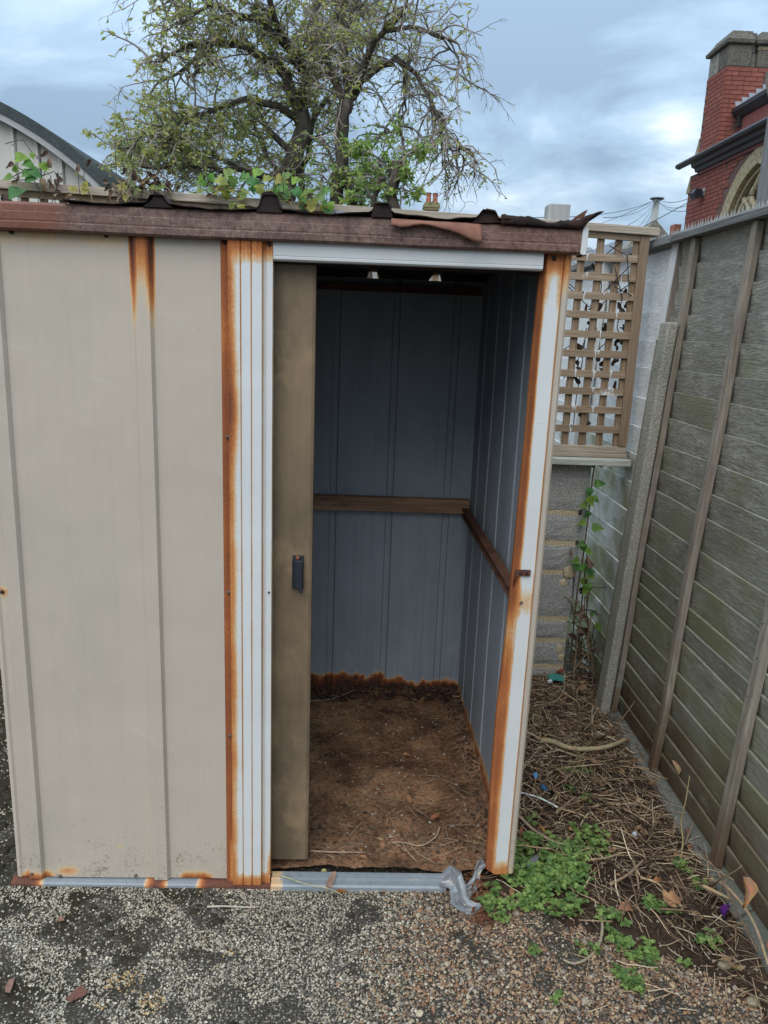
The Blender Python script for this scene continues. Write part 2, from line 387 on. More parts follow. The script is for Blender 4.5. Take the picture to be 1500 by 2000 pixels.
M_WHITEZ = wood('white_painted_timber', 'z', (0.66, 0.67, 0.65), (0.76, 0.765, 0.75), (0.80, 0.80, 0.79), 0.8, rings=False, bump=0.5)
M_PALEP = wood('pale_bleached_post', 'z', (0.34, 0.34, 0.32), (0.46, 0.46, 0.44), (0.55, 0.55, 0.53), 0.35, bump=0.15)
M_LEDGE = wood('mossy_white_plank', 'x', (0.42, 0.43, 0.36), (0.55, 0.56, 0.49), (0.64, 0.65, 0.6), 1.0, rings=False)
M_SHELF = wood('dusty_timber', 'x', (0.22, 0.125, 0.075), (0.38, 0.225, 0.14), (0.50, 0.33, 0.22), 1.1)

def m_concrete(name, base, agg=0.5, sc=130, green=0.0):
    n = NB(name, 0.88, 0, 0.2)
    v = n.vor(sc); big = n.noise(4, 5, 0.6); f = n.noise(sc*1.5, 3, 0.7)
    c = n.mix(big, tuple(k*0.72 for k in base), tuple(k*1.18 for k in base))
    c = n.mix(n.ramp(v, [(0.15, agg), (0.5, 0)]), c, tuple(min(1, k*1.6) for k in base))
    c = n.mix(n.ramp(f, [(0.35, 0.75), (0.55, 0)]), c, tuple(k*0.35 for k in base))
    if green: c = n.mix(n.ramp(n.noise(6, 5), [(0.48, 0), (0.7, green)]), c, (0.09, 0.10, 0.055))
    n.color(c); n.bump(v, 0.5, 0.004); n.bump(f, 0.6, 0.004); return n.m
M_CPOST = m_concrete('concrete_post_surface', (0.38, 0.36, 0.30), 0.45, 110, 0.3)
M_GBOARD = m_concrete('gravel_board_concrete', (0.21, 0.205, 0.18), 0.3, 140, 0.6)
M_BLOCK = m_concrete('dense_block', (0.43, 0.42, 0.395), 0.6, 120, 0.1)
M_MORTAR = m_concrete('sandy_mortar', (0.70, 0.57, 0.37), 0.3, 200)
M_STONEC = m_concrete('weathered_sandstone', (0.15, 0.132, 0.108), 0.2, 14)
M_STONEL = m_concrete('pale_sandstone', (0.44, 0.36, 0.225), 0.15, 12)
M_STONEG = m_concrete('grey_sandstone', (0.31, 0.29, 0.24), 0.2, 10)
M_SLATE = plain('grey_slate', (0.15, 0.165, 0.185), 0.5, 0.35, 6, 0.2)
M_LEAD = plain('lead_flashing', (0.34, 0.37, 0.41), 0.5, 0.2, 8)
M_GUTTER = plain('dark_gutter', (0.04, 0.038, 0.04), 0.5, 0.3, 6)
M_BRICK = colmat('red_brick', 0.85, 0.35, 9, 0.2, 0.3)
M_MORT2 = plain('dark_mortar', (0.15, 0.082, 0.072), 0.9, 0.3, 10)
M_GLASSD = plain('leaded_glass', (0.05, 0.06, 0.07), 0.15, 0.5, 9, 0, 0.6)
M_FELT = m_concrete('green_felt', (0.075, 0.09, 0.088), 0.25, 60)
M_SHEETW = plain('white_cladding', (0.55, 0.53, 0.47), 0.6, 0.22, 3)
M_TRIM = plain('grey_barge_board', (0.36, 0.36, 0.35), 0.7, 0.3, 12, 0.3)
M_TERRA = plain('terracotta', (0.36, 0.13, 0.075), 0.8, 0.3, 8)
M_TILE = plain('grey_roof_tile', (0.20, 0.205, 0.215), 0.75, 0.3, 5, 0.3)
M_WIRE = plain('cable', (0.07, 0.08, 0.095), 0.6, 0.1)
M_POLE = plain('pale_pole', (0.36, 0.36, 0.33), 0.7, 0.2, 5)
M_RENDER = plain('rendered_wall', (0.42, 0.40, 0.36), 0.85, 0.2, 3)

def m_bark():
    n = NB('bark', 0.9, 0, 0.15)
    g = n.noise(1.0, 6, 0.7, n.mapping((16, 16, 3.5)), 0.7)
    c = n.ramp(g, [(0.3, (0.05, 0.04, 0.033)), (0.55, (0.12, 0.098, 0.082)), (0.75, (0.20, 0.17, 0.145))])
    c = n.mix(n.ramp(n.noise(3, 4), [(0.5, 0), (0.7, 0.4)]), c, (0.085, 0.09, 0.052)); n.color(c); n.bump(g, 0.9, 0.03); return n.m
M_BARK = m_bark()
M_TWIG = colmat('twig_bark', 0.85, 0.3, 6, 0.2, 0)

def m_ground():
    n = NB('gravelled_yard', 0.92, 0, 0.2)
    xyz = n.sepxyz()
    v = n.vor(150, out=1); vd = n.vor(150)
    st = n.mix(1.0, n.ramp(v, [(0.1, 0.05), (0.5, 0.14), (0.9, 0.32)]), (1.0, 0.92, 0.78), 'MULTIPLY')
    c = n.mix(n.ramp(vd, [(0.25, 0), (0.55, 1)]), st, (0.055, 0.045, 0.033))
    moss = n.ramp(n.math('ADD', n.noise(7, 6, 0.62), n.math('MULTIPLY', xyz[0], -0.16)), [(0.42, 0), (0.56, 0.95)])
    c = n.mix(moss, c, n.mix(n.noise(60, 3), (0.018, 0.015, 0.009), (0.040, 0.033, 0.018)))
    n.color(c); n.bump(vd, 0.7, 0.006); n.bump(n.noise(90, 4), 0.5, 0.006); return n.m
M_GROUND = m_ground()
def m_soil(name, c0, c1, c2, dark=0.0):
    n = NB(name, 0.95, 0, 0.12)
    a = n.noise(6, 6, 0.65); b = n.noise(70, 5, 0.7); d = n.noise(190, 3, 0.7)
    c = n.ramp(a, [(0.33, c0), (0.5, c1), (0.66, c2)])
    c = n.mix(n.ramp(b, [(0.34, 0.8), (0.52, 0)]), c, tuple(k*0.5 for k in c0))
    c = n.mix(n.ramp(d, [(0.62, 0), (0.75, 0.6)]), c, (0.30, 0.22, 0.14))
    c = n.mix(n.ramp(n.noise(300, 1, 0.5), [(0.72, 0), (0.76, 0.55)]), c, (0.40, 0.36, 0.31))
    n.color(c); n.bump(b, 0.9, 0.01); n.bump(d, 0.6, 0.004); return n.m
M_SOIL = m_soil('dark_topsoil', (0.036, 0.023, 0.016), (0.06, 0.038, 0.026), (0.10, 0.062, 0.04))
M_FLOOR = m_soil('rusty_brown_soil', (0.10, 0.053, 0.032), (0.275, 0.148, 0.082), (0.44, 0.25, 0.138))

# ------------------------------------------------------------------ ground
gb = MB(); S = 900
gb.add([(-S, -S, 0), (S, -S, 0), (S, S, 0), (-S, S, 0)], [(0, 1, 2, 3)])
structure(gb.build('ground', M_GROUND))
def hfield(x0, x1, y0, y1, nx, ny, fz):
    m = MB(); vs = []; fs = []
    for j in range(ny+1):
        for i in range(nx+1):
            x = x0+(x1-x0)*i/nx; y = y0+(y1-y0)*j/ny; vs.append((x, y, fz(x, y)))
    for j in range(ny):
        for i in range(nx):
            a = j*(nx+1)+i; fs.append((a, a+1, a+nx+2, a+nx+1))
    return m.add(vs, fs)
def soil_z(x, y):
    edge = 1.36+0.22*sm(-0.01, -0.07, y)+0.42*sm(-0.07, -0.48, y)+0.08*ns(y*5, 3)
    h = sm(edge-0.16, edge+0.14, x)*(0.012+0.012*ns(x*7, y*7)+0.006*ns(x*25, y*25)+0.010)
    return h-0.004*(1-sm(edge-0.16, edge, x))-0.002
structure(hfield(1.05, 2.12, -2.2, 1.40, 70, 200, soil_z).build('soil_bed', M_SOIL, smooth=True))
def floor_z(x, y):
    return 0.028+0.014*ns(x*4, y*4, 2)+0.010*ns(x*13, y*13)+0.005*ns(x*40, y*40)-0.02*sm(1.06, 1.13, y)*(1-sm(1.16, 1.19, y))+0.02*sm(1.32, 1.385, x)
structure(hfield(0.03, 1.395, 0.035, 1.195, 120, 100, floor_z).build('shed_floor', M_FLOOR, smooth=True))

# ------------------------------------------------------------------ metal shed
W, D = 1.413, 1.20
shed = thing('metal_shed', 'small rusting beige metal shed with its sliding door open', 'shed', (0.7, 0.6, 0))
def resample(prof, step):
    out = [prof[0]]
    for a, b in zip(prof[:-1], prof[1:]):
        L = math.hypot(b[0]-a[0], b[1]-a[1]); k = max(1, int(math.ceil(L/step)))
        for i in range(1, k+1): out.append((a[0]+(b[0]-a[0])*i/k, a[1]+(b[1]-a[1])*i/k))
    return out
def sheet(prof, z0, z1, fn, rust=None, step=0.012, dz=0.025, t=0.0016, tdir=1, zmod=None, wav=0.0):
    """a thin pressed sheet: profile (u, v) swept up z; fn(u,v,z)->xyz; rust(u,z)->0..1"""
    P = resample(prof, step); nz = max(1, int((z1-z0)/dz)); m = MB(); nu = len(P)
    vs = []; cs = []; fs = []
    for side in (0, 1):
        for k in range(nz+1):
            z = z0+(z1-z0)*k/nz
            for (u, v) in P:
                zz = zmod(u, z) if zmod else z
                vv = v+wav*ns(u*3.1, z*2.3, 4)
                vs.append(fn(u, vv+tdir*t*side, zz)); r = rust(u, zz) if rust else 0.0; cs.append((r, r, r))
    N = nu*(nz+1)
    for k in range(nz):
        for i in range(nu-1):
            a = k*nu+i; fs.append((a, a+1, a+nu+1, a+nu)); fs.append((N+a, N+a+nu, N+a+nu+1, N+a+1))
    for k in range(nz):
        for i in (0, nu-1):
            a = k*nu+i; fs.append((a, a+nu, N+a+nu, N+a))
    for k in (0, nz):
        for i in range(nu-1):
            a = k*nu+i; fs.append((a, a+1, N+a+1, N+a))
    return m.add(vs, fs, cs)
front = lambda u, v, z: Vector((u, v, z))
def ribs(x0, x1, pos, h, sl=0.006, base=0.0):
    """profile along u with raised ribs; pos = [(start,end)], h signed height"""
    p = [(x0, base)]
    for a, b in pos: p += [(a, base), (a+sl, base+h), (b-sl, base+h), (b, base)]
    return p+[(x1, base)]
def screw(loc, parent, mat=M_SCREW, r=0.006, nrm=(0, -1, 0), name='screw'):
    m = MB(); nv = Vector(nrm); q = nv.to_track_quat('Z', 'Y').to_matrix()
    prof = [(0, 0.0042), (0.6, 0.0038), (0.9, 0.0022), (1.0, 0.0)]
    n = 10; vs = [Vector(loc)+q @ Vector((0, 0, 0.0042))]; fs = []
    for k, (rr, h) in enumerate(prof[1:]):
        for j in range(n):
            a = 2*math.pi*j/n; vs.append(Vector(loc)+q @ Vector((r*rr*math.cos(a), r*rr*math.sin(a), h)))
    for j in range(n): fs.append((0, 1+j, 1+(j+1) % n))
    for k in range(len(prof)-2):
        for j in range(n): fs.append((1+k*n+j, 1+(k+1)*n+j, 1+(k+1)*n+(j+1) % n, 1+k*n+(j+1) % n))
    m.add(vs, fs); return m.build(name, mat, parent, smooth=True)

# left leaf
def door_rust(x, z):
    r = 0.17*sm(1.685, 1.735, z)*(1 if x < 0.37 else 0.35)
    if 0.379 < x < 0.43:
        r = max(r, 0.08+0.58*sm(1.48, 1.735, z)*(0.18+0.45*sm(1.62, 1.72, z)+0.82*max(sm(0.396, 0.385, x), sm(0.416, 0.424, x))))
        r *= 0.2+0.8*sm(1.25, 1.62, z)
        r = max(r, 0.3*sm(0.416, 0.424, x)*sm(1.45, 1.66, z))
    r = max(r, 0.17*sm(0.574, 0.586, x)*(0.5+0.5*ns(3, z*9)))
    r = max(r, 0.62*sm(0.045, 0.020, z)*sm(-0.05, 0.4, ns(x*9, 5)))
    r = max(r, 0.30*math.exp(-((x-0.14)/0.035)**2-((z-0.035)/0.02)**2))
    r = max(r, 0.26*math.exp(-((x-0.29)/0.010)**2-((z-0.115)/0.010)**2))
    r = max(r, 0.12*sm(0.012, 0.002, x)*sm(0.9, 0.3, z))
    r = max(r, 0.17*sm(0.10, 0.05, z)*sm(0.40, 0.585, x)*(0.6+0.5*ns(x*14, z*20)))
    d = math.hypot(x-0.021, z-0.863); r = max(r, 0.34*sm(0.026, 0.006, d), 0.2*math.exp(-((x-0.022)/0.004)**2)*sm(0.70, 0.85, z)*(z < 0.865))
    return r
dp = ribs(0.0, 0.588, [(0.032, 0.078), (0.380, 0.428)], -0.011, 0.007)
dp = [(0.0, 0.012), (0.0, 0.0), (0.010, -0.004), (0.016, 0.0)]+dp[1:]
door = sheet(dp, 0.016, 1.752, front, door_rust, 0.009, 0.02, wav=0.003).build('door', M_BEIGE, shed, smooth=False)
for q in door.data.polygons: q.use_smooth = True
door.data.polygons.foreach_set('use_smooth', [True]*len(door.data.polygons))
try: door.data.set_sharp_from_angle(angle=R_(18))
except Exception: pass
for (px, py) in ((22, 452), (207, 459)): screw(at(px, py, 1, -0.002), door, M_DARKSCREW, 0.0065)
for (px, py) in ((62, 1707), (117, 1711), (265, 1710)): screw(at(px, py, 1, -0.002 if px != 62 else -0.0115), door, M_SCREW, 0.005)
screw(Vector((0.021, -0.004, 0.863)), door, M_DARKSCREW, 0.0055)

# centre frame: rusty channel, three flutes, flange
def frame_rust(x, z):
    if x < 0.6065: r = 0.60+0.07*ns(x*60, z*2)-0.2*sm(0.18, 0.09, z)*(x > 0.597)-0.1*math.exp(-((z-1.52)/0.06)**2)
    elif x < 0.6365: r = 0.10+0.44*sm(0.629, 0.606, x)*(0.75+0.35*ns(1, z*1.7))+0.26*math.exp(-((z-1.36)/0.10)**2)*sm(0.638, 0.615, x)
    elif x < 0.690: r = 0.0
    else: r = 0.0
    for gx in (0.6365, 0.6615, 0.6875):
        r = max(r, 0.34*math.exp(-((x-gx)/0.0022)**2)*(0.75+0.25*ns(gx*50, z*3)))
    r = max(r, 0.17*math.exp(-((x-0.7105)/0.002)**2))
    r = max(r, 0.46*sm(1.675, 1.735, z))
    r = max(r, 0.44*sm(0.060, 0.020, z)*(1 if x > 0.60 else 1))
    if x > 0.69: r = max(r, 0.40*sm(0.16, 0.04, z)*sm(0.694, 0.711, x))
    return r
fp = [(0.5865, 0.002), (0.588, -0.004), (0.604, -0.004), (0.607, -0.020), (0.6345, -0.020), (0.6365, -0.0165), (0.6385, -0.020),
      (0.6598, -0.020), (0.6615, -0.0165), (0.6632, -0.020), (0.6858, -0.020), (0.6885, -0.006), (0.694, -0.006), (0.6955, -0.010), (0.7105, -0.010), (0.711, 0.012)]
cf = sheet(fp, 0.012, 1.748, front, frame_rust, 0.003, 0.02).build('door_frame', M_WHITE, shed)
for (px, py, v) in ((438, 472, -.006), (445, 853, -.006), (447, 1157, -.006), (449, 1437, -.006), (526, 477, -.011), (525, 1157, -.011)):
    screw(at(px, py, 1, v), cf, M_DARKSCREW if py < 500 or px > 500 else M_SCREW, 0.0055 if px < 500 or py < 500 else 0.003)

# right corner post: rusted return, white face, beige corner strip
def lean(u, z):
    k = 1-z/1.74
    return u-0.011*k-(0.012*k+0.010*math.exp(-((z-0.52)/0.24)**2)*k)*sm(1.360, 1.351, u)
def post_rust(u, z):
    br = math.exp(-((z-0.868)/0.055)**2)
    lo = sm(0.90, 0.84, z)
    if u < 1.3595:
        e = sm(1.362, 1.356, u)
        r = e*(0.62+0.08*ns(u*50, z*2.5))*(1-lo)+lo*e*(0.52+0.10*ns(2, z*2.2)-0.22*math.exp(-((z-0.77)/0.05)**2))
        if u < 1.3525: r -= 0.18*math.exp(-((z-1.4)/0.25)**2)
    else:
        wd = 0.004+0.003*ns(7, z*3)+0.016*br
        r = 0.40*sm(wd+0.004, -0.001, u-1.358)
        r = max(r, 0.30*math.exp(-((u-1.3985)/0.0026)**2))
        r = max(r, 0.19*br)
    r = max(r, 0.50*sm(1.655, 1.715, z+0.012*ns(u*60, 1)-0.022*max(0, 1-abs(u-1.379)/0.02)))
    r = max(r, 0.36*sm(1.56, 1.68, z)*min(1, abs(u-1.379)/0.019) if u > 1.355 else 0)
    r = max(r, 0.34*sm(0.115, 0.05, z))
    return max(0, r)
pp = [(1.352, 0.046), (1.351, 0.024), (1.3545, 0.014), (1.3555, 0.010), (1.359, 0.000), (1.361, -0.003), (1.398, -0.003), (1.400, 0.001)]
post = sheet(pp, 0.045, 1.748, lambda u, v, z: Vector((lean(u, z)+0.003*ns(z*5, u*9)*sm(1.36, 1.35, u), v+0.003*ns(z*5, 2), z)), post_rust, 0.0035, 0.018).build('corner_post', M_WHITE, shed)
def strip_rust(u, z): return max(0.42*sm(1.60, 1.74, z), 0.14*sm(0.14, 0.05, z))
cs_ = sheet([(1.3995, 0.004), (1.402, -0.006), (1.412, -0.005), (1.4175, 0.0), (1.419, 0.012), (1.419, 0.03)], 0.05, 1.75, lambda u, v, z: Vector((u-0.011*(1-z/1.74), v, z)), strip_rust, 0.004, 0.03, tdir=-0.2).build('corner_strip', M_BEIGE, shed)
screw(at(1082, 504, 1, -0.005), post, M_DARKSCREW, 0.006); screw(at(1018, 1177, 1, -0.005), post, M_SCREW, 0.0045)

# lintel over the opening
lp = [(1.703, 0.012), (1.7035, -0.006), (1.707, -0.0100), (1.712, -0.0102), (1.7135, -0.0094), (1.715, -0.0104), (1.736, -0.0112), (1.748, -0.0095)]
m = MB(); vs = []; fs = []; P = lp; nx = 40
for k in range(nx+1):
    x = 0.7115+(1.3485-0.7115)*k/nx
    for z, y in P: vs.append((x, y+0.0012*ns(x*8, z*9), z+0.002*(k/nx)))
    for z, y in P: vs.append((x, y+0.004, z+0.002*(k/nx)))
n_ = len(P)
for k in range(nx):
    for i in range(n_-1):
        a = k*2*n_+i; fs.append((a, a+2*n_, a+2*n_+1, a+1)); b = a+n_; fs.append((b, b+1, b+2*n_+1, b+2*n_))
    a = k*2*n_; fs.append((a, a+n_, a+3*n_, a+2*n_))
fs.append(tuple(list(range(n_))+list(range(2*n_-1, n_-1, -1)))); q = nx*2*n_; fs.append(tuple([q+i for i in range(n_-1, -1, -1)]+[q+i for i in range(n_, 2*n_)]))
m.add(vs, fs).build('lintel', M_WHITE, shed)
MB().box(0.03, 1.39, 0.018, 0.075, 1.700, 1.712).box(0.03, 1.39, 0.018, 0.022, 1.712, 1.75).box(0.03, 1.39, 0.044, 0.048, 1.712, 1.75).box(0.03, 1.39, 0.071, 0.075, 1.712, 1.75).build('door_track', M_ROOF, shed)

# fascia
fz = [(1.744, 0.004), (1.7445, -0.024), (1.749, -0.030), (1.762, -0.0306), (1.765, -0.0298), (1.768, -0.0306), (1.784, -0.0306), (1.786, -0.0299), (1.788, -0.030), (1.800, -0.030), (1.806, -0.026), (1.8065, 0.004)]
m = MB(); vs = []; cs = []; fs = []; nx = 90; n_ = len(fz)
for k in range(nx+1):
    x = -0.03+(1.436+0.03)*k/nx
    for z, y in fz:
        vs.append((x, y+0.0015*ns(x*6, z*20), z+0.0015*ns(x*3, 1)-0.004*sm(0.7, 1.43, x)*sm(1.78, 1.81, z)))
        r = sm(0.27, 0.20, x)*0.8+0.25*sm(1.0, 1.3, x); cs.append((r, r, r))
for k in range(nx):
    for i in range(n_-1):
        a = k*n_+i; fs.append((a, a+n_, a+n_+1, a+1))
    a = k*n_; fs.append((a+n_-1, a+2*n_-1, a+n_, a))
fs.append(tuple(range(n_))); fs.append(tuple(nx*n_+i for i in range(n_-1, -1, -1)))
fas = m.add(vs, fs, cs).build('fascia', M_FASCIA, shed)
MB().prism([(1.4365, 1.742), (1.442, 1.744), (1.443, 1.803), (1.430, 1.803), (1.4285, 1.745)], lambda a, b, d: Vector((a, d, b)), -0.0335, -0.030).build('end_cap', M_WHITE, fas)
MB().box(1.4365, 1.444, -0.0295, 0.03, 1.742, 1.803).build('end_plate', M_RUST, fas)

# walls
HB = 1.750
def wall_rust_back(u, z):
    h = 0.055+0.05*ns(u*7, 2)+0.035*ns(u*19, 8)+0.02*ns(u*45, 1)
    h += 0.03*sm(1.25, 0.75, u)
    return 1.0*sm(h+0.03, h-0.02, z)
bpos = []
for x in (0.10, 0.335, 0.58, 0.811, 1.044, 1.281): bpos.append((x, x+0.03))
bp = ribs(0.004, 1.409, bpos, 0.010, 0.004)
bk = sheet(bp, 0.0, HB, lambda u, v, z: Vector((u, D+v, z)), wall_rust_back, 0.012, 0.025, wav=0.003).build('back_wall', M_INNER, shed)
ob = sheet(bp, 0.0, HB, lambda u, v, z: Vector((u, D+0.004+v, z)), None, 0.05, 0.3).build('back_cladding', M_BEIGE, shed)
for sx, nm in ((W, 'right'), (0.0, 'left')):
    s_ = -1 if sx else 1
    yp = [(0.09, 0.115), (0.325, 0.35), (0.56, 0.585), (0.80, 0.825), (1.03, 1.055)]
    pr = ribs(0.012, D-0.003, yp, 0.012, 0.004)
    xin = 1.392 if sx else 0.012
    def wr(u, z): return 0.75*sm(0.07+0.03*ns(u*9, 1), 0.01, z)
    sheet(pr, 0.0, HB, lambda u, v, z, xin=xin, s_=s_: Vector((xin-s_*v, u, z+0.065*(1-u/D))), wr, 0.02, 0.04, wav=0.002).build('side_wall', M_INNER, shed)
    sheet(pr, 0.0, HB, lambda u, v, z, xin=xin, s_=s_: Vector((xin-s_*(v+0.004), u, z+0.065*(1-u/D))), strip_rust, 0.05, 0.1).build('side_cladding', M_BEIGE, shed)
MB().box(0.02, 1.385, 1.165, 1.196, 1.70, 1.725).build('back_top_rail', M_RUST, shed)

# roof sheet: low trapezoidal ribs, front edge eaten by rust, drooping between the ribs
rx = [0.20, 0.452, 0.705, 0.961, 1.206]
m = MB(); vs = []; fs = []; ny = 44; X = []
x = -0.022
while x < 1.437: X.append(x); x += 0.0075
for j in range(ny+1):
    for x in X:
        ys = -0.040+0.010*ns(x*11, 2)+0.006*ns(x*40, 3)
        if x < 0.235: ys = 0.06+0.02*ns(x*20, 4)
        y = ys+(1.245-ys)*(j/ny)**1.5
        h = 0
        for c in rx:
            a = abs(x-c); h = max(h, {0.452: .018, 0.705: .030, 0.961: .020, 1.206: .017}.get(c, .0)*(1-sm(0.014, 0.026, a)))
        if y > 0.25: h = max(h, 0.028*max(1-sm(0.016, 0.024, abs(x-c)) for c in rx))
        if abs(x-0.705) < 0.04: h *= 1.0
        near = sm(0.30, 0.0, y)
        mid = min(abs(x-c) for c in rx)
        sag = 0.007*sm(0.02, 0.12, mid)*near*(1+0.8*ns(x*6, 1))
        z = 1.815-0.062*max(0, y)/1.2+h-sag+0.004*ns(x*9, y*5)*near+0.0025*ns(x*30, y*8)*near
        vs.append((x, y, z))
nxr = len(X)
hole = set()
for j in range(ny):
    for i in range(nxr-1):
        a = j*nxr+i
        fs.append((a, a+1, a+nxr+1, a+nxr))
nv = len(vs)
vs2 = vs+[(p[0], p[1], p[2]-0.0018) for p in vs]
fs2 = fs+[(nv+a, nv+d, nv+c, nv+b) for a, b, c, d in fs]
for i in range(nxr-1): fs2.append((i, nv+i, nv+i+1, i+1))
# closed rib ends at the eave
roof = m.add(vs2, fs2).build('roof', M_ROOF, shed)
for c in rx[1:]:
    h = 0.031*(0.62 if c == 0.452 else 1.0); z0 = 1.806; y0 = -0.030
    poly = {0.452: [(c-0.034, z0), (c+0.036, z0), (c+0.020, z0+0.012), (c+0.004, z0+0.031), (c-0.004, z0+0.029), (c-0.014, z0+0.014)],
            0.705: [(c-0.030, z0), (c+0.030, z0), (c+0.021, z0+0.024), (c+0.019, z0+0.036), (c+0.004, z0+0.046), (c-0.017, z0+0.041), (c-0.022, z0+0.020)],
            0.961: [(c-0.024, z0), (c+0.026, z0), (c+0.022, z0+0.016), (c+0.024, z0+0.024), (c+0.011, z0+0.033), (c-0.017, z0+0.030), (c-0.020, z0+0.014)],
            1.206: [(c-0.036, z0-.004), (c+0.030, z0), (c+0.022, z0+0.016), (c+0.016, z0+0.026), (c-0.004, z0+0.029), (c-0.016, z0+0.018)]}[c]
    MB().prism(poly, lambda a, b, d: Vector((a, d, b)), y0-0.004, y0+0.003).build('rib_end', M_ROOF, shed)
# peeled red strip hanging over the fascia, and the curled-up corner
def ribbon(path, wid, name, mat, t=0.0015, parent=shed):
    """path of (top point, bottom point) pairs, thickened"""
    m = MB(); vs = []; fs = []; k = 5
    for a, b in path:
        a = Vector(a); b = Vector(b)
        for q in range(k+1):
            s = q/k; p = a.lerp(b, s); p.y -= wid*math.sin(s*math.pi*0.8); vs.append(p)
    n = len(path)
    for i in range(n-1):
        for q in range(k):
            a = i*(k+1)+q; fs.append((a, a+k+1, a+k+2, a+1))
    o = m.add(vs, fs).build(name, mat, parent, smooth=True)
    sdm = o.modifiers.new('thickness', 'SOLIDIFY'); sdm.thickness = t; return o
pth = []
for i in range(41):
    s = i/40; x = 0.984+s*0.206
    zt = 1.803-0.004*s; zb = 1.786-0.006*sm(0, 0.15, s)+0.012*math.exp(-((s-0.35)/0.2)**2)-0.022*sm(0.62, 1.0, s)+0.0015*ns(s*30, 2)
    pth.append(((x, -0.036, zt), (x+0.004*s, -0.042, zb)))
ribbon(pth, 0.008, 'peeled_strip', M_FLAP)
pth = []
for i in range(31):
    s = i/30; x = 1.236+s*0.232
    zt = 1.822-0.006*s+0.004*ns(s*16, 5)-0.010*math.exp(-((s-0.50)/0.13)**2)+0.020*sm(0.72, 0.98, s)
    zb = 1.802-0.003*s+0.003*ns(s*20, 9)+0.016*sm(0.86, 1.0, s)
    pth.append(((x+0.02*sm(0.8, 1, s)*0, -0.036-0.02*sm(0.7, 1, s), zt), (x-0.03*sm(0.8, 1.0, s), -0.034, zb)))
ribbon(pth, 0.004, 'torn_eave_edge', M_ROOF)
MB().prism([(1.398, 1.815), (1.428, 1.824), (1.437, 1.842), (1.428, 1.838), (1.41, 1.826)], lambda a, b, d: Vector((a, d, b)), -0.034, -0.031).build('torn_shard', M_RUST, shed)

# sliding leaf, pushed behind the left one
def slide_rust(u, z): return 0.12*sm(0.06, 0.03, z)+0.05*max(0, ns(u*9, z*6))
sl = sheet([(0.26, 0.050), (0.26, 0.040), (0.802, 0.040), (0.809, 0.044), (0.810, 0.058)], 0.052, 1.706, lambda u, v, z: Vector((u+0.004*(1-z/1.7), v, z)), slide_rust, 0.02, 0.03, wav=0.002).build('sliding_door', M_SLIDE, shed)
hm = MB()
hc = at(582, 1117, 1, 0.038); hx, hz = hc.x, hc.z
hm.box(hx-0.0145, hx+0.0145, 0.034, 0.0398, hz-0.046, hz+0.046)
hm.prism([(-0.0145, 0.034), (-0.0145, 0.026), (-0.005, 0.018), (0.012, 0.014), (0.0155, 0.020), (0.0155, 0.034)], lambda a, b, d: Vector((hx+a, b, hz+d)), -0.040, 0.036)
hm.prism([(0.006, 0.016), (0.0145, 0.016), (0.012, 0.026), (0.006, 0.026)], lambda a, b, d: Vector((hx+a, b, hz+d)), -0.052, -0.040)
hd = hm.build('handle', M_BLACK, sl, bev=0.0015)
screw((hx-0.001, 0.0335, hz+0.040), hd, plain('rusty_screw', (0.26, 0.09, 0.035), 0.8, 0.4, 80), 0.0055)

# timber on the back wall, brace on the side wall, bracket on the post
MB().box(0.02, 1.386, 1.150, 1.188, 0.835, 0.893).build('shelf_rail', M_SHELF, shed, bev=0.002)
m = MB()
a, b = Vector((1.365, 1.16, 0.845)), Vector((1.349, 0.030, 0.884))
dv = (b-a)
def ch(s, dx, dz): p = a+dv*s; return Vector((p.x+dx, p.y, p.z+dz))
for (dx0, dx1, dz0, dz1) in ((-0.012, 0.016, 0.012, 0.0145), (-0.012, 0.016, -0.0145, -0.012), (0.0135, 0.016, -0.012, 0.012)):
    vs = [ch(s, dx, dz) for s in (0, 1) for dx, dz in ((dx0, dz0), (dx1, dz0), (dx1, dz1), (dx0, dz1))]
    m.add(vs, [(0, 1, 2, 3), (7, 6, 5, 4), (0, 4, 5, 1), (1, 5, 6, 2), (2, 6, 7, 3), (3, 7, 4, 0)])
m.build('side_brace', M_RUST, shed)
m = MB()
bp0, bp1 = at(1008, 1118, 1, -0.0055), at(1036, 1119, 1, -0.0055)
m.box(bp0.x-0.004, bp1.x, -0.0075, -0.0052, bp0.z-0.009, bp0.z+0.008)
vs = [(bp0.x-0.004, -0.0065, bp0.z-0.009), (bp0.x-0.004, -0.0065, bp0.z+0.008), (1.346, 0.035, 0.893), (1.346, 0.035, 0.872),
      (bp0.x-0.002, -0.0050, bp0.z-0.009), (bp0.x-0.002, -0.0050, bp0.z+0.008), (1.348, 0.035, 0.893), (1.348, 0.035, 0.872)]
m.add(vs, [(0, 1, 2, 3), (7, 6, 5, 4), (0, 4, 5, 1), (1, 5, 6, 2), (2, 6, 7, 3), (3, 7, 4, 0)])
brk = m.build('bracket', M_RUST, shed)
for px in (1017, 1029): screw(at(px, 1119, 1, -0.0078), brk, M_DARKSCREW, 0.0042)

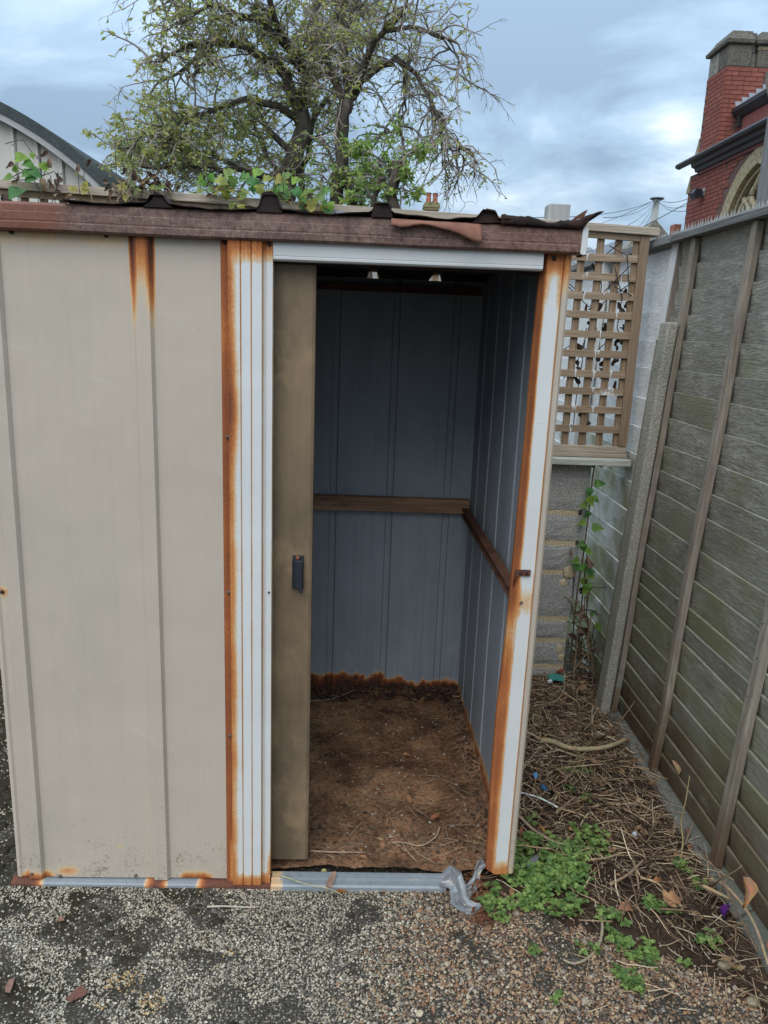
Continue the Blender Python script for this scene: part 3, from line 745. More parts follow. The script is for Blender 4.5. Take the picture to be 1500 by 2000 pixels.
# base rail and sill track
def base_rust(u, z):
    r = 0.0
    for a, b in ((-0.02, 0.060), (0.375, 0.405), (0.52, 0.735)): r = max(r, 0.88*sm(a-0.03+.012*ns(u*60, z*200), a+0.02, u)*sm(b+0.03+.012*ns(u*50, z*150, 3), b-0.02, u))
    return max(r, 0.12*max(0, ns(u*20, 1)))
def xsheet(prof, x0, x1, rust, dx=0.012, t=0.0015, mod=None):
    """profile of (y,z) swept along x"""
    nx = int((x1-x0)/dx); m = MB(); vs = []; cs = []; fs = []; n = len(prof)
    for side in (0, 1):
        for k in range(nx+1):
            x = x0+(x1-x0)*k/nx
            for y, z in prof:
                p = Vector((x, y+t*side, z-t*side)); 
                if mod: p = mod(p)
                vs.append(p); r = rust(x, z) if rust else 0; cs.append((r, r, r))
    N = n*(nx+1)
    for k in range(nx):
        for i in range(n-1):
            a = k*n+i; fs.append((a, a+n, a+n+1, a+1)); fs.append((N+a, N+a+1, N+a+n+1, N+a+n))
        for i in (0, n-1):
            a = k*n+i; fs.append((a, N+a, N+a+n, a+n))
    for k in (0, nx):
        for i in range(n-1):
            a = k*n+i; fs.append((a, a+1, N+a+1, N+a))
    return m.add(vs, fs, cs)
xsheet([(0.01, 0.012), (-0.006, 0.012), (-0.016, 0.010), (-0.019, 0.006), (-0.020, 0.0)], -0.012, 0.715, base_rust).build('base_rail', M_GALV, shed)
def sill_rust(u, z): return 0.10*max(0, ns(u*17, z*60))+0.22*sm(0.77, 0.72, u)+0.20*sm(1.0, 1.2, u)*max(0, 0.3+ns(u*30, z*90))
xsheet([(0.018, 0.024), (0.016, 0.030), (0.006, 0.030), (0.004, 0.022), (-0.001, 0.022), (-0.003, 0.026), (-0.011, 0.024), (-0.013, 0.013), (-0.018, 0.013), (-0.020, 0.016), (-0.025, 0.012), (-0.026, 0.002), (-0.027, -0.004)], 0.714, 1.212, sill_rust).build('sill_track', M_GALV, shed, smooth=False)
xsheet([(0.085, 0.018), (0.083, 0.028), (0.075, 0.028), (0.073, 0.018)], 0.70, 1.30, lambda u, z: 0.80+0.2*ns(u*20, 2)).build('inner_track', M_GALV, shed)
# the sill's torn end, crumpled and curled out onto the gravel
def curl(pts, wids, name, nrm_tw, parent):
    m = MB(); vs = []; fs = []; k = 8; n = len(pts)
    for i in range(n):
        p = Vector(pts[i]); t = (Vector(pts[min(i+1, n-1)])-Vector(pts[max(0, i-1)])).normalized()
        side = Matrix.Rotation(nrm_tw[i], 3, t) @ t.cross(Vector((0, 0, 1))).normalized() if abs(t.z) < 0.95 else Vector((1, 0, 0))
        up = side.cross(t)
        for q in range(k+1):
            s = q/k-0.5
            vs.append(p+side*(s*wids[i]*(1+0.18*ns(i*1.9, 3)))+up*(0.35*wids[i]*(s*s-0.12)+0.004*math.sin(s*9+i*1.1)*(1 if 1 < i < n-1 else .3))+Vector((0.006*ns(i*1.3, q*0.9), 0.006*ns(i*.7, q*1.3, 5), 0.004*ns(q*1.1, i))))
    for i in range(n-1):
        for q in range(k):
            a = i*(k+1)+q; fs.append((a, a+1, a+k+2, a+k+1))
    o = m.add(vs, fs, [(max(0, 0.28*ns(v[0]*45, v[1]*45, v[2]*45)),)*3 for v in vs]).build(name, M_ZINC, parent, smooth=False)
    q = o.modifiers.new('thickness', 'SOLIDIFY'); q.thickness = 0.002; return o
def GP(px, py, z): v = G(px, py, z); return (v.x, v.y, z)
curl([(1.200, -0.004, 0.026), (1.222, -0.010, 0.040), (1.236, -0.030, 0.045), (1.242, -0.052, 0.030), (1.246, -0.074, 0.014), (1.262, -0.090, 0.009), (1.286, -0.098, 0.008), (1.303, -0.096, 0.012)],
     [0.055, 0.062, 0.060, 0.056, 0.050, 0.044, 0.034, 0.026], 'crumpled_track', [0, 0.7, 1.15, 0.9, 0.35, 0.1, 0, 0.1], shed)
curl([(1.246, -0.066, 0.016), (1.262, -0.050, 0.020), (1.280, -0.036, 0.026), (1.296, -0.018, 0.036), (1.300, 0.004, 0.046), (1.312, 0.022, 0.056), (1.326, 0.030, 0.060)],
     [0.030, 0.032, 0.028, 0.032, 0.034, 0.030, 0.024], 'track_curl', [0.1, 0.2, 0.5, 1.1, 1.3, 1.1, 0.8], shed)
MB().tube([(1.293, -0.096, 0.010), (1.293, -0.098, 0.021)], [0.0075, 0.006], 12).build('bolt', M_GALV, shed, smooth=False)
# loose heap of flaked rust below the post
rc = rnd
m = MB()
for i in range(420):
    s = U(0, 1); px = 925+18*s+rc.gauss(0, 9); py = 1712+92*s+rc.gauss(0, 6)
    q = G(px, py, 0.0); r = U(0.002, 0.0065)
    hgt = 0.030*math.exp(-((s-0.25)/0.25)**2)+0.016*math.exp(-((s-0.95)/0.16)**2)+0.004
    m.ball((q.x, q.y, U(0, hgt)), r, 5, 3, (1, 1, U(.5, 1)), (0, 0, 0), 0.3)
tag(m.build('rust_heap', M_CRUMB), 'crumbly heap of orange brown rust flakes at the foot of the post', 'rust flakes')

# ------------------------------------------------------------------ timber fence on the right, leaning slightly away
FX = lambda z: 2.045+0.058*z
def fboard(y0, y1, z0, hgt, seed, seg=14, x_off=0.0):
    m = MB(); vs = []; fs = []
    for k in range(seg+1):
        y = y0+(y1-y0)*k/seg
        wz = 0.007*ns(y*1.7, seed*3.3); wx = 0.004*ns(y*1.3, seed*5.1, 2); rz = 0.0022*ns(y*23, seed)
        zb, zt = z0-0.014+wz, z0+hgt+wz+rz
        vs += [(FX(zb)+0.004+wx+x_off, y, zb), (FX(zb)+0.016+wx+x_off, y, zb), (FX(zt)-0.005+wx+x_off, y, zt), (FX(zt)-0.0135+wx+x_off, y, zt-0.001)]
    for k in range(seg):
        a = 4*k
        for i in range(4): fs.append((a+i, a+4+i, a+4+(i+1) % 4, a+(i+1) % 4))
    fs.append((0, 1, 2, 3)); e_ = 4*seg; fs.append((e_+3, e_+2, e_+1, e_))
    return m.add(vs, fs)
def leanbox(x0, x1, y0, y1, z0, z1, seg=8, warp=0.004, seed=0, lean=0.058):
    m = MB(); vs = []; fs = []
    for k in range(seg+1):
        z = z0+(z1-z0)*k/seg; dx = lean*z+warp*ns(z*2, seed); dy = warp*ns(z*1.6, seed, 7)
        vs += [(x0+dx, y0+dy, z), (x1+dx, y0+dy, z), (x1+dx, y1+dy, z), (x0+dx, y1+dy, z)]
    for k in range(seg):
        a = 4*k
        for i in range(4): fs.append((a+i, a+(i+1) % 4, a+4+(i+1) % 4, a+4+i))
    fs.append((3, 2, 1, 0)); e_ = 4*seg; fs.append((e_, e_+1, e_+2, e_+3))
    return m.add(vs, fs)
fence = thing('timber_fence', 'weathered grey lapped timber fence panel with green algae on the right', 'fence', (2.05, 0.3, 0))
tops = [0.042, 0.118, 0.195, 0.272, 0.350, 0.430, 0.540, 0.602, 0.668, 0.766, 0.873, 0.984, 1.066, 1.162, 1.268, 1.370, 1.452, 1.556, 1.652, 1.745, 1.837, 1.930]
for i, (zz, z1) in enumerate(zip(tops[:-1], tops[1:])):
    fboard(-2.10, 1.168, zz, z1-zz, i, 22).build('board', M_BOARD, fence, org=(2.05, 0.2, zz))
nail = MB()
for k, (px, py) in enumerate(((1192, 1372), (1268, 1494), (1391, 1674))):
    y = at(px, py, 0, 2.010).y
    leanbox(2.008, 2.032, y-0.019, y+0.019, 0.045 if k else 0.04, 1.925, 10, 0.006, k).build('batten', M_BATTEN, fence, org=(2.0, y, 0.05), bev=0.003)
    for z_ in tops[1:-1]:
        if rnd.random() < .8:
            zz_ = z_+U(.02, .05); c_ = Vector((FX(zz_)-0.0385, y+U(-.01, .01), zz_)); q_ = [c_+Vector((0.001, .0018*math.cos(a), .0018*math.sin(a))) for a in (0, 1.05, 2.1, 3.14, 4.19, 5.24)]
            nail.add(q_+[p_+Vector((0.004, 0, 0)) for p_ in q_], [(0, 1, 2, 3, 4, 5)]+[(i, 6+i, 6+(i+1) % 6, (i+1) % 6) for i in range(6)])
stuff(nail.build('nail_heads', M_DARKSCREW, fence))
for k, y in enumerate((-0.435, -0.98, -1.52, -2.07)):
    leanbox(2.008, 2.032, y-0.019, y+0.019, 0.045, 1.925, 10, 0.006, 9+k).build('batten', M_BATTEN, fence, org=(2.0, y, 0.05), bev=0.003)
m = MB(); x0 = FX(1.93)
m.prism([(x0-0.058, 1.928), (x0+0.035, 1.928), (x0+0.035, 1.952), (x0-0.052, 1.957), (x0-0.060, 1.950)], lambda a, b, d: Vector((a, d, b)), -2.10, 1.17)
m.build('capping', M_CAP, fence, org=(2.1, 0.2, 1.93))
def spikes(y0, y1, name, parent, zb):
    m = MB(); y = y0; k = 0
    while y < y1:
        lift = 0.010*max(0, ns(y*2.6, 4))+0.002
        for xx in (-0.038, -0.004, 0.026):
            c = Vector((FX(zb)+xx+0.004*ns(y*9, xx*90), y+U(-.004, .004), zb+lift)); r = 0.0035; h = 0.026+U(-.004, .003)
            m.add([c+Vector((r, 0, 0)), c+Vector((0, r, 0)), c+Vector((-r, 0, 0)), c+Vector((0, -r, 0)), c+Vector((U(-.003, .003), U(-.003, .003), h))], [(0, 1, 4), (1, 2, 4), (2, 3, 4), (3, 0, 4)])
        y += 0.022
    n = 60
    for k in range(n):
        ya, yb = y0+(y1-y0)*k/n, y0+(y1-y0)*(k+1)/n
        la, lb = 0.010*max(0, ns(ya*2.6, 4))+0.002, 0.010*max(0, ns(yb*2.6, 4))+0.002
        xa, xb = FX(zb)-0.050, FX(zb)+0.034
        m.add([(xa, ya, zb+la), (xb, ya, zb+la), (xb, yb, zb+lb), (xa, yb, zb+lb), (xa, ya, zb+la+.003), (xb, ya, zb+la+.003), (xb, yb, zb+lb+.003), (xa, yb, zb+lb+.003)],
              [(0, 3, 2, 1), (4, 5, 6, 7), (0, 4, 7, 3), (1, 2, 6, 5)])
    return m.build(name, M_SPIKE, parent)
M_SPIKE = plain('grey_spike_plastic', (0.30, 0.30, 0.29), 0.6, 0.2, 10)
spikes(-2.0, 1.17, 'spike_strip', fence, 1.955)
m = MB(); k = 40; vs = []; fs = []
for q in range(k+1):
    y = -2.1+3.27*q/k; a = 0.004*ns(y*5, 1)
    vs += [(1.990, y, -0.05), (1.993+a, y, 0.030+a), (1.999+a, y, 0.037), (2.060, y, 0.040+a*.4), (2.060, y, -0.05)]
for q in range(k):
    for j in range(4): fs.append((5*q+j, 5*q+5+j, 5*q+6+j, 5*q+1+j))
m.add(vs, fs).build('gravel_board', M_GBOARD, fence, org=(2.0, 0.1, 0))
# concrete repair spur
ya = at(1173, 1380, 0, 1.962).y; yb = ya+0.085
cp = leanbox(1.962, 2.003, ya, yb, -0.05, 1.625, 14, 0.002, 3, 0.058)
tag(cp.build('concrete_post', M_CPOST, None, bev=0.008, org=(1.97, (ya+yb)/2, 0)), 'short grey concrete fence post with exposed pebbles where grey and white fencing meet', 'post')

# white painted run of the fence beyond
wf = thing('painted_fence', 'white painted board fence with green stains behind the trellis', 'fence', (2.08, 2.6, 0))
zz = 0.02; i = 0
while zz < 1.90:
    h = 0.118+0.008*math.sin(i*1.9)
    if zz+h > 1.925: h = 1.925-zz
    fboard(1.255, 5.4, zz, h, 40+i, 26).build('board', M_WHITEG if zz < 1.02 else M_WHITEB, wf, org=(2.05, 2, zz)); zz += h; i += 1
leanbox(2.024, 2.066, 1.182, 1.250, 0.0, 1.940, 10, 0.003, 21).build('post', M_BATTEN, wf, org=(2.0, 1.2, 0.0), bev=0.003)
leanbox(2.0215, 2.0235, 1.184, 1.248, 1.56, 1.938, 10, 0.003, 21).build('painted_face', M_WHITEZ, wf, org=(2.0, 1.2, 0.0))
for y in (2.02, 2.95, 3.9):
    leanbox(1.975, 2.030, y, y+0.05, 0.0, 1.93, 8, 0.004, y).build('post', M_WHITEZ, wf, org=(2, y, 0.0), bev=0.003)
x0 = FX(1.93)
MB().prism([(x0-0.062, 1.926), (x0+0.035, 1.926), (x0+0.035, 1.950), (x0-0.060, 1.954)], lambda a, b, d: Vector((a, d, b)), 1.178, 5.4).build('capping', M_CAP, wf, org=(2.1, 2, 1.93))
spikes(1.19, 5.0, 'spike_strip', wf, 1.953)

# tall silvered post at the right edge
gp = thing('timber_gatepost', 'tall silvered square timber post with a flared cap behind the fence', 'post', (2.33, 0.98, 0))
MB().box(2.340, 2.478, 0.90, 1.04, 0, 2.395).build('shaft', M_GREYPOST, gp, bev=0.006, org=(2.41, .97, 0))
m = MB()
def sq(cx, cy, r, z): return [(cx-r, cy-r, z), (cx+r, cy-r, z), (cx+r, cy+r, z), (cx-r, cy+r, z)]
lv = [(0.069, 2.395), (0.083, 2.45), (0.088, 2.49), (0.070, 2.505), (0.066, 2.56), (0.02, 2.60)]
vs = []; fs = []
for r, z in lv: vs += sq(2.409, 0.97, r, z)
for k in range(len(lv)-1):
    for j in range(4): fs.append((4*k+j, 4*k+(j+1) % 4, 4*k+4+(j+1) % 4, 4*k+4+j))
fs += [(3, 2, 1, 0), tuple(4*(len(lv)-1)+j for j in range(4))]
m.add(vs, fs).build('post_cap', M_BATTEN, gp, org=(2.41, .97, 2.4))

# ------------------------------------------------------------------ block wall, ledge and trellis behind the shed
TY = 1.37
bw = thing('block_wall', 'low grey concrete block wall with sandy mortar behind the shed', 'wall', (1.2, 1.44, 0))
rows = [(-0.05, 0.060), (0.086, 0.190), (0.215, 0.296), (0.322, 0.516), (0.543, 0.652), (0.678, 0.792), (0.818, 1.026)]
MB().box(-1.5, 1.902, 1.3722, 1.470, -0.05, 1.026).build('mortar', M_MORTAR, bw)
ends = [1.905, 1.898, 1.900, 1.908, 1.912, 1.922, 1.930]
for r, (z0, z1) in enumerate(rows):
    x1 = ends[r]; x0 = x1-0.43; k = 0
    while x1 > -1.1:
        m = MB(); nx, nz = 10, 5; vs = []; fs = []
        for a in range(nx+1):
            for b in range(nz+1):
                e_ = 0.004*(1 if a in (0, nx) or b in (0, nz) else 0)
                x = x0+(x1-x0)*a/nx; z = z0+(z1-z0)*b/nz
                vs.append((x+(0.004*ns(z*30, r, k) if a in (0, nx) else 0), 1.366+e_+0.003*ns(x*30, z*30, r), z+(0.004*ns(x*22, r, k) if b in (0, nz) else 0)))
        for a in range(nx):
            for b in range(nz):
                q = a*(nz+1)+b; fs.append((q, q+nz+1, q+nz+2, q+1))
        o_ = len(vs); back = [(x0, 1.46, z0), (x1, 1.46, z0), (x1, 1.46, z1), (x0, 1.46, z1)]
        vs += back
        bot = [a*(nz+1) for a in range(nx+1)]; top = [a*(nz+1)+nz for a in range(nx+1)]; lf = list(range(nz+1)); rt = [nx*(nz+1)+b for b in range(nz+1)]
        fs += [tuple(bot[::-1]+[o_, o_+1]), tuple(top+[o_+2, o_+3]), tuple(lf+[o_+3, o_]), tuple(rt[::-1]+[o_+1, o_+2])]
        m.add(vs, fs).build('block', M_BLOCK, bw); x1 = x0-0.024; x0 = x1-0.43; k += 1
MB().box(1.925, 1.950, 1.40, 1.46, 0.40, 1.026).build('edge_batten', M_WHITEZ, bw)
MB().box(-1.52, 2.088, 1.300, 1.430, 1.0285, 1.056).build('coping_plank', M_LEDGE, bw, bev=0.003)
# sandy smears where mortar was spread past the joint
m = MB()
for px, py, s in ((1112, 1118, 0.030), (1100, 1140, 0.022), (1092, 1268, 0.022), (1096, 1285, 0.016)):
    q = at(px, py, 1, 1.364); m.ball((q.x, 1.3685, q.z), s, 9, 6, (1, 0.16, 1.1), (0, 0, 0), 0.3)
m.build('mortar_smear', M_MORTAR, bw, smooth=True)

tre = thing('trellis', 'brown square trellis panel with white paint drips on the block wall', 'trellis', (0.8, TY, 1.07))
RZ = lambda x: 2.0705-0.0272*(x+0.513)
def slopebar(x0, x1, y0, y1, dz0, dz1, name, mat, bev=0.002):
    m = MB(); n = 12; vs = []; fs = []
    for k in range(n+1):
        x = x0+(x1-x0)*k/n; wv = 0.003*ns(x*2, dz0*9)
        vs += [(x, y0, RZ(x)+dz0+wv), (x, y1, RZ(x)+dz0+wv), (x, y1, RZ(x)+dz1+wv), (x, y0, RZ(x)+dz1+wv)]
    for k in range(n):
        a = 4*k
        for i in range(4): fs.append((a+i, a+(i+1) % 4, a+4+(i+1) % 4, a+4+i))
    fs += [(3, 2, 1, 0), tuple(4*n+j for j in range(4))]
    return m.add(vs, fs).build(name, mat, tre, bev=bev, org=(0.8, TY, 2.0))
slopebar(-1.5, 2.112, 1.338, 1.398, -0.031, 0.0, 'top_rail', M_RAIL)
slopebar(-1.5, 2.042, 1.356, 1.368, -0.056, -0.0325, 'lath', M_LATHX, 0.001)
MB().box(2.042, 2.080, 1.350, 1.392, 1.108, RZ(2.06)-0.033).build('stile', M_STILE, tre, bev=0.002, org=(2.06, TY, 1.1))
MB().box(-1.5, 2.082, 1.345, 1.395, 1.0585, 1.075).box(-1.5, 2.078, 1.352, 1.388, 1.0755, 1.106).build('bottom_rail', M_RAIL, tre, bev=0.002, org=(1.5, TY, 1.07))
hz_ = [1.178, 1.259, 1.337, 1.409, 1.493, 1.573, 1.652, 1.727, 1.802, 1.877]
for z in hz_:
    MB().box(-1.5, 2.0415, 1.3575, 1.3685, z-0.0148, z+0.0148, Matrix.Rotation(U(-.0006, .0006), 4, 'Y')).build('lath', M_LATHX, tre, bev=0.001, org=(1.5, TY, z))
x = 2.036
while x > -1.47:
    lo = 1.107
    MB().box(x-0.0145, x+0.0145, 1.3695, 1.3805, lo, RZ(x)-0.034).build('upright', M_LATHZ, tre, bev=0.001, org=(x, TY, 1.5)); x -= 0.0745
m = MB().box(0.772, 0.80, 1.3355, 1.3375, 1.995, 2.013).box(0.805, 0.842, 1.3355, 1.3375, 1.992, 2.010)
m.build('bracket', M_GALV, tre)
# drips of white paint over the laths
m = MB()
for z in hz_:
    for k in range(3):
        x = 2.036-0.0745*rnd.randrange(0, 4)+0.0145+U(0.001, 0.018); h = U(0.012, 0.036); wd = U(0.002, 0.005)
        zt = z+0.0152
        m.add([(x-wd*1.8, 1.3568, zt), (x+wd*1.8, 1.3568, zt), (x+wd*0.6, 1.3568, zt-h*.5), (x+wd*.5, 1.3568, zt-h), (x-wd*.5, 1.3568, zt-h), (x-wd*.6, 1.3568, zt-h*.5),
               (x-wd*1.8, 1.3585, zt+.001), (x+wd*1.8, 1.3585, zt+.001)], [(0, 5, 4, 3, 2, 1), (0, 1, 7, 6)])
stuff(m.build('paint_drips', M_WHITEZ, tre))
tag(MB().box(1.672, 1.760, 1.41, 1.498, 0, 2.085).build('trellis_post', M_PALEP, None, bev=0.004, org=(1.71, 1.45, 0)), 'pale square post whose top stands above the trellis rail', 'post')

# ------------------------------------------------------------------ far things
# arched shed on the left
ab = thing('arched_building', 'white clad building with a curved dark green roof at the left', 'building', (-3.6, 9, 0))
AY = 7.0
p0, p1, p2 = (-2.925, 3.731), (-2.26, 3.355), (-1.79, 2.995)
# circle through three points
def circ(a, b, c):
    ax, ay = a; bx, by = b; cx_, cy_ = c; d = 2*(ax*(by-cy_)+bx*(cy_-ay)+cx_*(ay-by))
    ux = ((ax*ax+ay*ay)*(by-cy_)+(bx*bx+by*by)*(cy_-ay)+(cx_*cx_+cy_*cy_)*(ay-by))/d
    uy = ((ax*ax+ay*ay)*(cx_-bx)+(bx*bx+by*by)*(ax-cx_)+(cx_*cx_+cy_*cy_)*(bx-ax))/d
    return ux, uy, math.hypot(ax-ux, ay-uy)
ccx, ccz, cr = circ(p0, (-2.26, 3.375), p2)
def arc_z(x): return ccz+math.sqrt(max(0, cr*cr-(x-ccx)**2))
xr = -1.50
xl = 2*ccx-xr if ccx < -3 else -7
xl = max(xl, -8.5)
def roofz(x): return arc_z(x)
N = 40
top = [(xl+(xr-xl)*k/N) for k in range(N+1)]
def archband(off0, off1, y0, y1, name, mat):
    poly = []
    for x in top:
        z = roofz(x); nx_, nz_ = (x-ccx)/cr, (z-ccz)/cr; poly.append((x+nx_*off1, z+nz_*off1))
    for x in reversed(top):
        z = roofz(x); nx_, nz_ = (x-ccx)/cr, (z-ccz)/cr; poly.append((x+nx_*off0, z+nz_*off0))
    m = MB(); n = len(poly); h = n//2; vs = [Vector((a, y0, b)) for a, b in poly]+[Vector((a, y1, b)) for a, b in poly]; fs = []
    for i in range(h-1):
        fs.append((i, i+1, n-2-i, n-1-i)); fs.append((n+i, 2*n-1-i, 2*n-2-i, n+i+1))
    for i in range(n): fs.append((i, n+i, n+(i+1) % n, (i+1) % n))
    return m.add(vs, fs).build(name, mat, ab, smooth=False)
archband(-0.10, 0.0, AY-0.16, AY+7, 'roof', M_FELT)
archband(-0.165, -0.103, AY-0.145, AY-0.06, 'barge_board', M_TRIM)
x = xr-0.06
while x > xl+0.3:
    w_ = 0.245; z1 = min(roofz(x), roofz(x-w_))-0.20; zs = roofz(x-w_)-0.2
    poly = [(x-w_+0.004, -0.0), (x-0.065, -0.0), (x-0.045, -0.035), (x-0.012, -0.035), (x, 0.0), (x, 0.03), (x-w_+0.004, 0.03)]
    m = MB(); n = len(poly); vs = [(a, AY+b, 0) for a, b in poly]+[(a, AY+b, roofz(a)-0.13) for a, b in poly]
    fs = [tuple(range(n-1, -1, -1)), tuple(range(n, 2*n))]+[(i, (i+1) % n, n+(i+1) % n, n+i) for i in range(n)]
    c_ = m.add(vs, fs).build('cladding_sheet', M_SHEETW, ab)
    if x > -3.6:
        screw((x-0.028, AY-0.035, roofz(x-0.028)-0.36), c_, M_TRIM, 0.014)
    x -= w_
MB().box(xr-0.12, xr-0.06, AY+0.04, AY+6.8, 0, roofz(xr-0.12)-0.16).build('side_wall', M_SHEETW, ab)
MB().box(xl+0.3, xl+0.36, AY+0.04, AY+6.8, 0, roofz(xl+0.36)-0.16).build('side_wall', M_SHEETW, ab)

# brick church on the right
ch_ = thing('brick_church', 'red brick church with a stone capped turret at the right edge', 'church', (8.5, 13, 0))
NBRK = [0]; LEFT = [300]
late = MB(); brick_me = {}
def brickcol():
    q = rnd.random()
    if q < 0.07: return (0.085, 0.05, 0.06)
    if q < 0.13: return (0.34, 0.17, 0.14)
    k = U(0.82, 1.15); return (0.29*k, 0.098*k, 0.074*k)
palette = [brickcol() for _ in range(14)]
for a_, l_, t_ in (('y', 0.215, 0), ('x', 0.215, 0), ('y', 0.102, 1), ('x', 0.102, 1)):
    for c_, cc_ in enumerate(palette):
        m = MB(); h_ = l_/2
        if a_ == 'x': m.box(-h_, h_, -0.012, 0.03, -0.0325, 0.0325, None, cc_)
        else: m.box(-0.012, 0.03, -h_, h_, -0.0325, 0.0325, None, cc_)
        brick_me[a_, t_, c_] = m
cache = {}
def put_brick(axis, t, loc):
    c_ = rnd.randrange(14)
    if LEFT[0] > 0:
        if (axis, t, c_) not in cache: cache[axis, t, c_] = brick_me[axis, t, c_].mesh('brick', M_BRICK)
        o = link('brick', cache[axis, t, c_], ch_); o.location = loc; LEFT[0] -= 1
    else:
        b = brick_me[axis, t, c_]; late.add([Vector(p)+Vector(loc) for p in b.v], b.f, list(b.c))
def brickwall(axis, fixed, a0, a1, z0, z1, keep=lambda a, z: True):
    r = 0; z = z1-0.0375
    while z > z0:
        hd = r % 2; a = a0; s = 0
        while a < a1-0.05:
            t = (hd and s == 0) or (s+r) % 3 == 2
            l = 0.102 if t else 0.215
            c = a+l/2
            if c+l/2 <= a1+0.03 and keep(c, z): put_brick(axis, 1 if t else 0, (c, fixed, z) if axis == 'x' else (fixed, c, z))
            a += l+0.010; s += 1
        z -= 0.075; r += 1
TX, TF = 7.245, 13.0
# turret (visible faces first so that the nearest bricks are the single ones)
brickwall('x', TF, TX+0.001, 8.05, 4.95, 6.36, lambda a, z: z > 4.93+0.62*(a-7.10)-0.05 and not (a > 7.52 and z < 5.62+0.55*(a-7.5)))
brickwall('y', TX, TF+0.001, TF+0.80, 4.98, 6.36)
WX = 7.27; WC = 11.35
def inwin(y, z): return z < 3.55 or (z < 4.80 and abs(y-WC) < 1.36*math.sqrt(max(0, 1-((z-3.2)/1.56)**2))+0.10)
brickwall('y', WX, 12.55, 14.12, 3.62, 4.70, lambda y, z: not inwin(y, z))
brickwall('y', WX, 10.0, 12.55, 4.0, 4.70, lambda y, z: not inwin(y, z))
stuff(late.build('brickwork', M_BRICK, ch_))
MB().box(TX, 8.6, TF, TF+0.80, 4.9, 6.36).box(7.4, 8.6, TF, TF+0.80, 0, 4.9).build('turret_core', M_MORT2, ch_)
# aisle wall with the window opening cut out
m = MB()
wallpoly = [(9.0, 0.0), (14.13, 0.0), (14.13, 4.74), (9.0, 4.74)]
m.box(WX, WX+0.35, 12.60, 14.13, 0, 4.74).box(WX, WX+0.35, 8.5, 10.1, 0, 4.74).box(WX, WX+0.35, 10.1, 12.6, 4.70, 4.74).box(WX+0.24, WX+0.35, 10.1, 12.6, 0, 4.70)
# fill between the straight edges and the arch
def arch_pts(hw, z0, rise, n=14):
    """pointed arch outline from right spring to left spring, (y,z) about WC"""
    R = (hw*hw+rise*rise)/(2*hw); pts = []
    for k in range(n+1):
        t = k/n; a1 = math.asin(min(1, rise/R)); a = a1*t
        pts.append((R*math.cos(a)+(hw-R), z0+R*math.sin(a)))
    return pts+[(-y, z) for y, z in reversed(pts[:-1])]
SP = 3.2
out_ = arch_pts(1.25, SP, 1.50)
n = len(out_)
for i in range(n-1):
    (ya_, za_), (yb_, zb_) = out_[i], out_[i+1]
    m.add([(WX+0.002, WC+ya_, za_), (WX+0.002, WC+yb_, zb_), (WX+0.002, WC+yb_, 4.70), (WX+0.002, WC+ya_, 4.70)], [(0, 1, 2, 3)])
m.build('aisle_wall', M_MORT2, ch_)
def archring(hw0, r0, hw1, r1, x0, x1, name, mat, par):
    A = arch_pts(hw0, SP, r0); B = arch_pts(hw1, SP, r1); A = [(A[0][0], SP-1.2)]+A+[(A[-1][0], SP-1.2)]; B = [(B[0][0], SP-1.2)]+B+[(B[-1][0], SP-1.2)]
    m = MB(); vs = []; fs = []; n = len(A)
    for a, b in zip(A, B): vs += [(x0, WC+a[0], a[1]), (x0, WC+b[0], b[1]), (x1, WC+b[0], b[1]), (x1, WC+a[0], a[1])]
    for i in range(n-1):
        for j in range(4): fs.append((4*i+j, 4*i+(j+1) % 4, 4*i+4+(j+1) % 4, 4*i+4+j))
    return m.add(vs, fs).build(name, mat, par)
wnd = archring(1.25, 1.50, 1.00, 1.24, WX-0.03, WX+0.20, 'window', M_STONEL, ch_)
archring(0.985, 1.22, 0.93, 1.16, WX+0.05, WX+0.20, 'window_frame', M_STONEL, wnd)
m = MB()
A = arch_pts(0.98, SP, 1.22); vs = [(WX+0.17, WC+y, z) for y, z in A]+[(WX+0.17, WC-0.98, SP-1.2), (WX+0.17, WC+0.98, SP-1.2)]
m.add(vs, [tuple(range(len(vs)))]).build('glass', M_GLASSD, wnd)
m = MB()
def loop(cy_, cz_, r, n=26, lob=4, ph=0.0, amp=0.16):
    return [Vector((WX+0.10, cy_+r*(1+amp*math.cos(lob*(2*math.pi*k/n)+ph))*math.cos(2*math.pi*k/n), cz_+r*(1+amp*math.cos(lob*(2*math.pi*k/n)+ph))*math.sin(2*math.pi*k/n))) for k in range(n+1)]
for cy_, cz_, r in ((0.0, 3.98, 0.26), (0.47, 3.62, 0.26), (-0.47, 3.62, 0.26)): m.tube(loop(WC+cy_, cz_, r), 0.055, 6)
for s_ in (-1, 1):
    m.tube([(WX+0.1, WC+s_*0.93, 3.2), (WX+0.1, WC+s_*0.72, 3.72), (WX+0.1, WC+s_*0.32, 3.98), (WX+0.1, WC, 4.34)], 0.05, 6)
    m.tube([(WX+0.1, WC+s_*0.04, 2.2), (WX+0.1, WC+s_*0.04, 3.3), (WX+0.1, WC+s_*0.2, 3.72), (WX+0.1, WC+s_*0.56, 3.98)], 0.05, 6)
    m.tube([(WX+0.1, WC+s_*0.47, 2.2), (WX+0.1, WC+s_*0.47, 3.34)], 0.045, 6)
m.build('tracery', M_STONEL, wnd, smooth=True)
